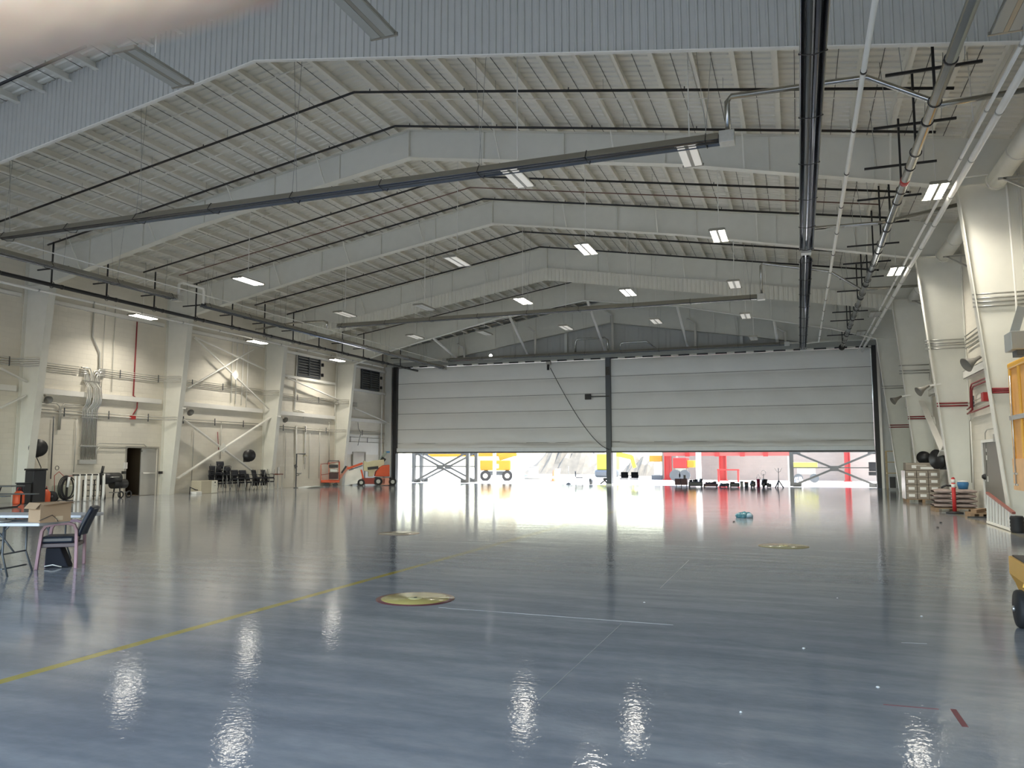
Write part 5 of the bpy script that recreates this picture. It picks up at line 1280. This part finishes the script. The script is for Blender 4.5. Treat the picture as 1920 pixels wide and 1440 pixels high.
for nm, lab, cat, a, b_, top, m_ in specs:
    t, x0, x1, h = tool(nm, lab, cat, a, b_, top, m_); w_ = x1-x0; xm = (x0+x1)/2
    if nm in ('plastic_pail', 'gas_cylinder'):
        MB().lathe([(0, 0), (w_*.42, 0), (w_*.48, h*.85), (0, h*.85)], (xm, YT+.2, 0), n=16).build('body', m_, t); MB().lathe([(0, h*.85), (w_*.5, h*.85), (w_*.45, h), (0, h)], (xm, YT+.2, 0), n=16).build('lid', BLACK if 'black lid' in lab else (mat('rust_orange', (.30, .08, .02), .5) if 'orange' in lab else m_), t)
        if nm == 'gas_cylinder': MB().tube([(xm-.12, YT+.2, h), (xm, YT+.2, h+.28), (xm+.12, YT+.2, h)], .01, 5).build('handle', GREYP, t)
    elif nm in ('tool_box', 'vacuum_cleaner'):
        MB().bb((x0, YT, .04), (x1, YT+.45, h*.8)).build('body', m_, t, bevel=.05); MB().bb((x0+.02, YT, h*.8), (xm, YT+.4, h)).build('lid', DRB if nm == 'tool_box' else BLACK, t, bevel=.02)
        for a_ in (x0+.05, x1-.05): MB().cyl((a_-.02, YT, .05), (a_+.02, YT, .05), .05, 8).build('wheel', RUBBER, t)
    else:
        MB().bb((x0+.02, YT, .05), (x1-.02, YT+.5, h*.68)).build('base', m_, t, bevel=.04)
        for i in range(4):
            u = x0+w_*(.2+.2*i); MB().bar((u, YT+.2, h*.3), (u+random.uniform(-.08, .08), YT+.25, h*random.uniform(.85, 1.15)), .14, .14).build('upper_part', BLACK if i % 2 else m_, t)
        for a_ in (x0+.08, x1-.08): MB().cyl((a_-.03, YT+.02, .06), (a_+.03, YT+.02, .06), .06, 8).build('wheel', RUBBER, t)
        if 'pole' in lab:
            MB().cyl((xm, YT+.2, h*.8), (xm, YT+.2, h+.35), .015, 6).build('pole', BLACK, t); MB().torus((xm, YT+.2, h+.42), 'Y', .13, .01, 16, 5).build('ring', GREYP, t)
x = Xat(1460, YT); t = thing('tripod_stand', 'black tripod stand with a tall pole at the end of the doorway row', 'stand', (x, YT, 0))
for a in range(3): MB().cyl((x, YT, .42), (x+.27*math.cos(a*2.1+.3), YT+.27*math.sin(a*2.1+.3), 0), .035, 8).build('leg', BLACK, t)
MB().cyl((x, YT, .3), (x, YT, 1.15), .018, 8).build('pole', GREYD, t); MB().tube([(x-.2, YT, 1.15), (x-.1, YT, .95), (x, YT, .9), (x+.1, YT, .95), (x+.2, YT, 1.15)], .010, 5).build('fork', GREYP, t)
# yellow frame and items in the far corner by the red pipes
x = 4.9; t = thing('caged_stand', 'slim yellow-brown frame stand in the far corner by the guide rail', 'stand', (4.75, 47.5, 0))
for a, b_ in ((4.5, 47.2), (5.1, 47.2), (4.5, 47.8), (5.1, 47.8)): MB().bar((a, b_, 0), (a, b_, 2.1), .04, .04).build('post', mat('ochre_paint', (.42, .30, .12), .5), t)
for z in (.9, 1.5, 2.1): MB().bb((4.5, 47.2, z-.02), (5.1, 47.8, z+.02)).build('shelf', mat('ochre_paint', (.42, .30, .12), .5), t)
MB().bb((4.6, 47.3, .1), (4.9, 47.6, .7)).build('crate', BLACK, t)

# ---- outside ----------------------------------------------------------
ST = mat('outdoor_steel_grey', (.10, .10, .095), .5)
YELO = mat('deep_yellow_paint', (.42, .20, .012), .5)  # deeper yellow for the machines outdoors
def brace_frame(lab, p0, p1, y, z1=2.6):
    x0, x1 = Xat(p0, y), Xat(p1, y); t = thing('door_brace_frame', lab, 'steel frame', ((x0+x1)/2, y, 0))
    for x in (x0, x1): MB().bb((x-.12, y-.12, 0), (x+.12, y+.12, 7.9)).build('post', ST, t)
    for z in (1.15, 2.15): MB().bar((x0, y, z), (x1, y, z), .06, .06 if z < 2 else .12).build('rail', ST, t)
    for a, b_ in (((x0+.15, .08), (x1-.15, 2.12)), ((x0+.15, 2.12), (x1-.15, .08))): MB().bar((a[0], y+(.06 if a[1] > 1 else -.06), a[1]), (b_[0], y+(.06 if a[1] > 1 else -.06), b_[1]), .10, .12).build('diagonal', ST, t)
    MB().box(((x0+x1)/2, y-.1, 1.1), (.5, .05, .32)).build('gusset', ST, t)
    for a in ((x0+.3, .1), (x1-.3, .1), (x0+.3, 2.1), (x1-.3, 2.1)): MB().box((a[0], y, a[1]), (.5, .05, .25)).build('end_plate', ST, t)
    return t
brace_frame('grey crossed steel frame outside the door behind the boom lift, nearer one', 776, 877, 52.2)
brace_frame('grey crossed steel frame outside the door behind the boom lift, further one', 790, 893, 54.2)
brace_frame('grey crossed steel frame outside the door near the red pipes', 1485, 1648, 52.0)
for px, lab in ((757, 'at the door edge by the boom lift'), (927, 'beside the yellow machine'), (1153, 'just behind the mullion')):
    x = Xat(px, 53.5); tag(MB().bb((x-.1, 53.4, 0), (x+.1, 53.6, 7.9)).build('outside_post', ALU if px != 927 else mat('pale_post', (.6, .6, .55), .5)), 'pale steel post outside the door, '+lab, 'post')
for py, h in ((875, .55), (888, .22)):
    p = at(1636, py, 'Y', 51.86); tag(MB().box(p, (.42, .08, h)).build('control_box', BLACK), 'dark %s box on the post outside the door near the red pipes' % ('tall' if h > .3 else 'small'), 'box')
# yellow boom machine
E_ = Elev(925, 905, 58.0); L = E_.L
t = thing('telescopic_boom_lift', 'big yellow boom lift standing outside in bright sun', 'boom lift', E_.o, rz=YAW)
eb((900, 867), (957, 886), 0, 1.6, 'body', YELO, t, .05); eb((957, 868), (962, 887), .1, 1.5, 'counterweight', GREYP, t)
eb((905, 888), (958, 895), .1, 1.5, 'chassis', GREYD, t)
for px in (910, 951):
    for d in (-.2, 1.5):
        c = L(px, 896, d); w_ = MB().cyl(c, c+Vector((0, .35, 0)), .42, 20).build('wheel', RUBBER, t, local=True); MB().cyl(c-Vector((0, .02, 0)), c+Vector((0, .01, 0)), .2, 12).build('hub', ALU, w_, local=True)
MB().bar(L(968, 856, .7), L(800, 857, .7), .3, .28).build('boom', YELO, t, local=True, bevel=.02)
MB().bar(L(968, 852, .7), L(935, 862, .7), .5, .5).build('boom_base', YELO, t, local=True, bevel=.03)
eb((925, 874), (935, 882), -.02, 0, 'lettering_panel', PAPER, t)
# more outside things
def mass(name, lab, cat, px0, px1, y, z, m_, d=3, parts=(), seed=1):
    x0, x1 = Xat(px0, y), Xat(px1, y); t = thing(name, lab, cat, ((x0+x1)/2, y, 0))
    def fn(u, v):
        e = math.sin(math.pi*u)*math.sin(math.pi*v); r = random.Random(int(u*97)*131+int(v*89)+seed).uniform(.6, 1.1)
        return (x0+(x1-x0)*u, y+d*v, -.05+z*min(1, e*1.6)*r)
    mb = MB(); mb.grid(fn, 18, 8, False); mb.build('mound', m_, t); return t
mass('rubble_mound', 'pale rubble mound in the sun beyond the yellow boom lift', 'rubble', 965, 1140, 88, 3.4, RUBBLE, 14)
mass('rubble_mound', 'low pale rubble mound outside, beyond the two black chairs', 'rubble', 1150, 1262, 80, 2.0, RUBBLE, 10, seed=5)
mass('rubble_mound', 'small grey heap outside at the foot of the crossed frame', 'rubble', 1486, 1508, 56, .55, mat('grey_heap', (.3, .29, .27), .9), 1.2, seed=9)
t = thing('concrete_pipe', 'grey pipe lying on the ground outside past the yellow boom lift', 'pipe', (Xat(1000, 62), 62, 0)); MB().cyl((Xat(984, 62), 62, .22), (Xat(1018, 62), 62, .22), .2, 14).build('pipe', GREYP, t)
x = Xat(998, 64); t = thing('utility_box', 'small grey cabinet outside beyond the lying pipe', 'cabinet', (x, 64, 0)); MB().bb((x-.35, 64, 0), (x+.35, 64.6, 1.0)).build('body', mat('mid_grey', (.35, .35, .35), .6), t, bevel=.02); MB().bb((x-.38, 63.97, 1.0), (x+.38, 64.63, 1.08)).build('lid', GREYP, t)
x = Xat(1038, 58); t = thing('traffic_drum', 'orange traffic cone standing outside in the sun', 'traffic cone', (x, 58, 0)); MB().lathe([(0, 0), (.28, 0), (.28, .05), (.16, .05), (.05, .85), (0, .85)], (x, 58, 0), n=14).build('cone', ORG, t); MB().lathe([(.145, .2), (.12, .38), (.10, .38), (.12, .2)], (x, 58, 0), n=14).build('white_band', PAPER, t)
t = thing('site_board', 'cream board on a slanting post beside the orange cone', 'board', (Xat(1045, 59), 59, 0)); MB().bb((Xat(1041, 59), 59, .35), (Xat(1050, 59), 59.04, .95)).build('board', mat('cream_board', (.75, .62, .40), .6), t); MB().bar((Xat(1046, 59), 59.05, 0), (Xat(1051, 59), 59.05, .95), .05, .05).build('post', GREYP, t)
# yellow excavator with its arm
x0 = Xat(1175, 74); t = thing('excavator', 'yellow-green excavator arm beyond the black chairs', 'excavator', (x0, 74, 0))
MB().bar((Xat(1150, 74), 74, 2.3), (Xat(1185, 74), 74, 1.9), .4, .45).build('boom', mat('lime_yellow', (.36, .36, .03), .5), t); MB().bar((Xat(1185, 74), 74, 2.0), (Xat(1191, 74), 74, .9), .3, .35).build('stick', mat('lime_yellow', (.36, .36, .03), .5), t)
MB().bb((Xat(1150, 74)-1.5, 73.5, .7), (Xat(1150, 74)+.3, 75.5, 2.2)).build('cab', mat('lime_yellow', (.36, .36, .03), .5), t, bevel=.1); MB().bb((Xat(1150, 74)-1.7, 73.3, 0), (Xat(1150, 74)+.6, 73.9, .7)).build('track', GREYD, t, bevel=.2)
# building site: masonry wall with red steel
RED = mat('red_lead_steel', (.32, .02, .018), .5)
x0, x1 = Xat(1242, 66), Xat(1700, 66)
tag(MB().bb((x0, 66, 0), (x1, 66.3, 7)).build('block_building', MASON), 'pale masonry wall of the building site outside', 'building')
for px, y, w_, lab in ((1253, 65.5, .5, 'wide red one at the corner of the masonry wall'), (1356, 64.5, .5, 'red one in the middle of the masonry wall'), (1590, 65, .35, 'red one seen through the crossed frame')):
    x = Xat(px, y); t = thing('steel_column', 'red steel column outside, '+lab, 'column', (x, y, 0)); MB().bb((x-w_/2, y-.03, 0), (x+w_/2, y+.03, 6)).build('web', RED, t)
    for s in (-1, 1): MB().bb((x+s*w_/2-.03, y-.2, 0), (x+s*w_/2+.03, y+.2, 6)).build('flange', RED, t)
    MB().bb((x-w_*.8, y-.3, .0), (x+w_*.8, y+.3, .05)).build('base_plate', RED, t)
x0, x1 = Xat(1245, 63), Xat(1482, 63); t = thing('steel_beam', 'long red steel beam with plates crossing over the building site', 'beam', (x0, 63, 2.3)); MB().bb((x0, 63, 1.95), (x1, 63.2, 2.3)).build('beam', mat('faded_red_steel', (.34, .07, .06), .6), t)
for f in (.18, .42, .62, .8): MB().bb((x0+(x1-x0)*f, 62.9, 1.9), (x0+(x1-x0)*f+.35, 63, 2.35)).build('plate', RED, t)
for px in (1270, 1480):
    x = Xat(px, 63); MB().bb((x-.08, 63.05, 0), (x+.08, 63.2, 1.95)).build('prop', GREYP, t)
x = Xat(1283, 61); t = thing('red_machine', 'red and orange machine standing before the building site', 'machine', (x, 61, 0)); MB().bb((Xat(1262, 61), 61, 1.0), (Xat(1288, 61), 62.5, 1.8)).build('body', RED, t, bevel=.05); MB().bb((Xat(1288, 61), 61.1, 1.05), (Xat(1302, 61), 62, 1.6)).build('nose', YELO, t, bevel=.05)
for px in (1266, 1284): MB().cyl((Xat(px, 61), 60.9, .45), (Xat(px, 61), 61.3, .45), .42, 16).build('wheel', GREYD, t)
MB().bb((Xat(1266, 61), 61.2, .4), (Xat(1286, 61), 62.2, 1.0)).build('chassis', GREYP, t)
x = Xat(1229, 66); t = thing('site_lift', 'small orange and grey lift beyond the black chairs', 'machine', (x, 66, 0)); MB().bb((Xat(1218, 66), 66, 1.5), (Xat(1243, 66), 66.8, 2.0)).build('platform', YELO, t, bevel=.02); MB().bb((Xat(1226, 66), 66.1, .3), (Xat(1238, 66), 66.7, 1.5)).build('mast', GREYP, t); MB().bb((Xat(1222, 66), 65.9, 0), (Xat(1242, 66), 66.9, .35)).build('base', GREYD, t)
t = thing('work_table', 'red steel sawhorse table before the masonry wall', 'table', (Xat(1360, 60), 60, 0)); MB().bb((Xat(1345, 60), 60, .85), (Xat(1386, 60), 60.7, .95)).build('tabletop', RED, t)
for px in (1347, 1384): MB().bb((Xat(px, 60)-.05, 60, 0), (Xat(px, 60)+.05, 60.7, .85)).build('leg', RED, t)
x = Xat(1310, 60); tag(MB().bb((x-.18, 60, 0), (x+.18, 60.3, 7)).build('white_column', PAPER), 'plain white column outside in front of the masonry wall', 'column')
t = thing('yellow_trailer', 'long pale yellow trailer seen through the crossed frame outside', 'trailer', (Xat(1510, 60), 60, 0)); MB().bb((Xat(1488, 60), 60, 1.05), (Xat(1534, 60), 61.5, 1.45)).build('bed', mat('pale_yellow_paint', (.42, .40, .06), .5), t, bevel=.03)
MB().bb((Xat(1495, 60), 60.2, .6), (Xat(1530, 60), 61.2, 1.05)).build('frame', GREYP, t)
for px in (1497, 1527): MB().cyl((Xat(px, 60), 60, .32), (Xat(px, 60), 60.3, .32), .32, 14).build('wheel', GREYD, t)
# ---- the photographer's finger, close to the lens at the top corner
def cpt(px, py, d): return CAM+(FW+RT*((px-960)/FPX)-UP*((py-720)/FPX))*d
D_ = .105
P_ = [(-330, 48, .0105), (-130, 0, .0105), (80, -42, .0100), (250, -62, .0094), (400, -92, .0086), (500, -112, .0065)]
t = thing('finger', 'blurred fingertip of the person holding the camera, covering the top corner', 'person', cpt(0, 0, D_))
pts = [(cpt(a, b_, D_), r) for a, b_, r in P_]
rings = []; m = MB(); n = 24
ax = (pts[-1][0]-pts[0][0]).normalized(); u = ax.cross(FW).normalized(); w_ = ax.cross(u)
vs_ = []; k = 0; dense = []
for i in range(len(pts)-1):
    for j in range(6):
        f = j/6; p = pts[i][0].lerp(pts[i+1][0], f); r = pts[i][1]*(1-f)+pts[i+1][1]*f; dense.append((p, r))
dense.append(pts[-1]); dense.append((pts[-1][0]+ax*.003, .0035)); dense.append((pts[-1][0]+ax*.0042, .0005))
for i, (p, r) in enumerate(dense):
    for j in range(n):
        a = 2*math.pi*j/n; rr = r*(1+.012*math.sin(i*2.1)*math.sin(a*3)); vs_.append(p+(u*math.cos(a)*rr+w_*math.sin(a)*rr*.9))
m.add(vs_, [(i*n+j, i*n+(j+1) % n, (i+1)*n+(j+1) % n, (i+1)*n+j) for i in range(len(dense)-1) for j in range(n)]+[tuple(range(n))], True)
m.build('finger_body', SKIN, t)
q = cpt(400, -150, D_)-w_*.006; mm = MB()
def fnail(a, b_): 
    an = -.9+1.8*b_; c = pts[4][0].lerp(pts[5][0], a*1.1-.3); return c+(-w_*math.cos(an)+u*math.sin(an))*.0078
mm.grid(fnail, 5, 8); mm.build('fingernail', mat('nail', (.75, .52, .45), .3), t, solid=.0006)
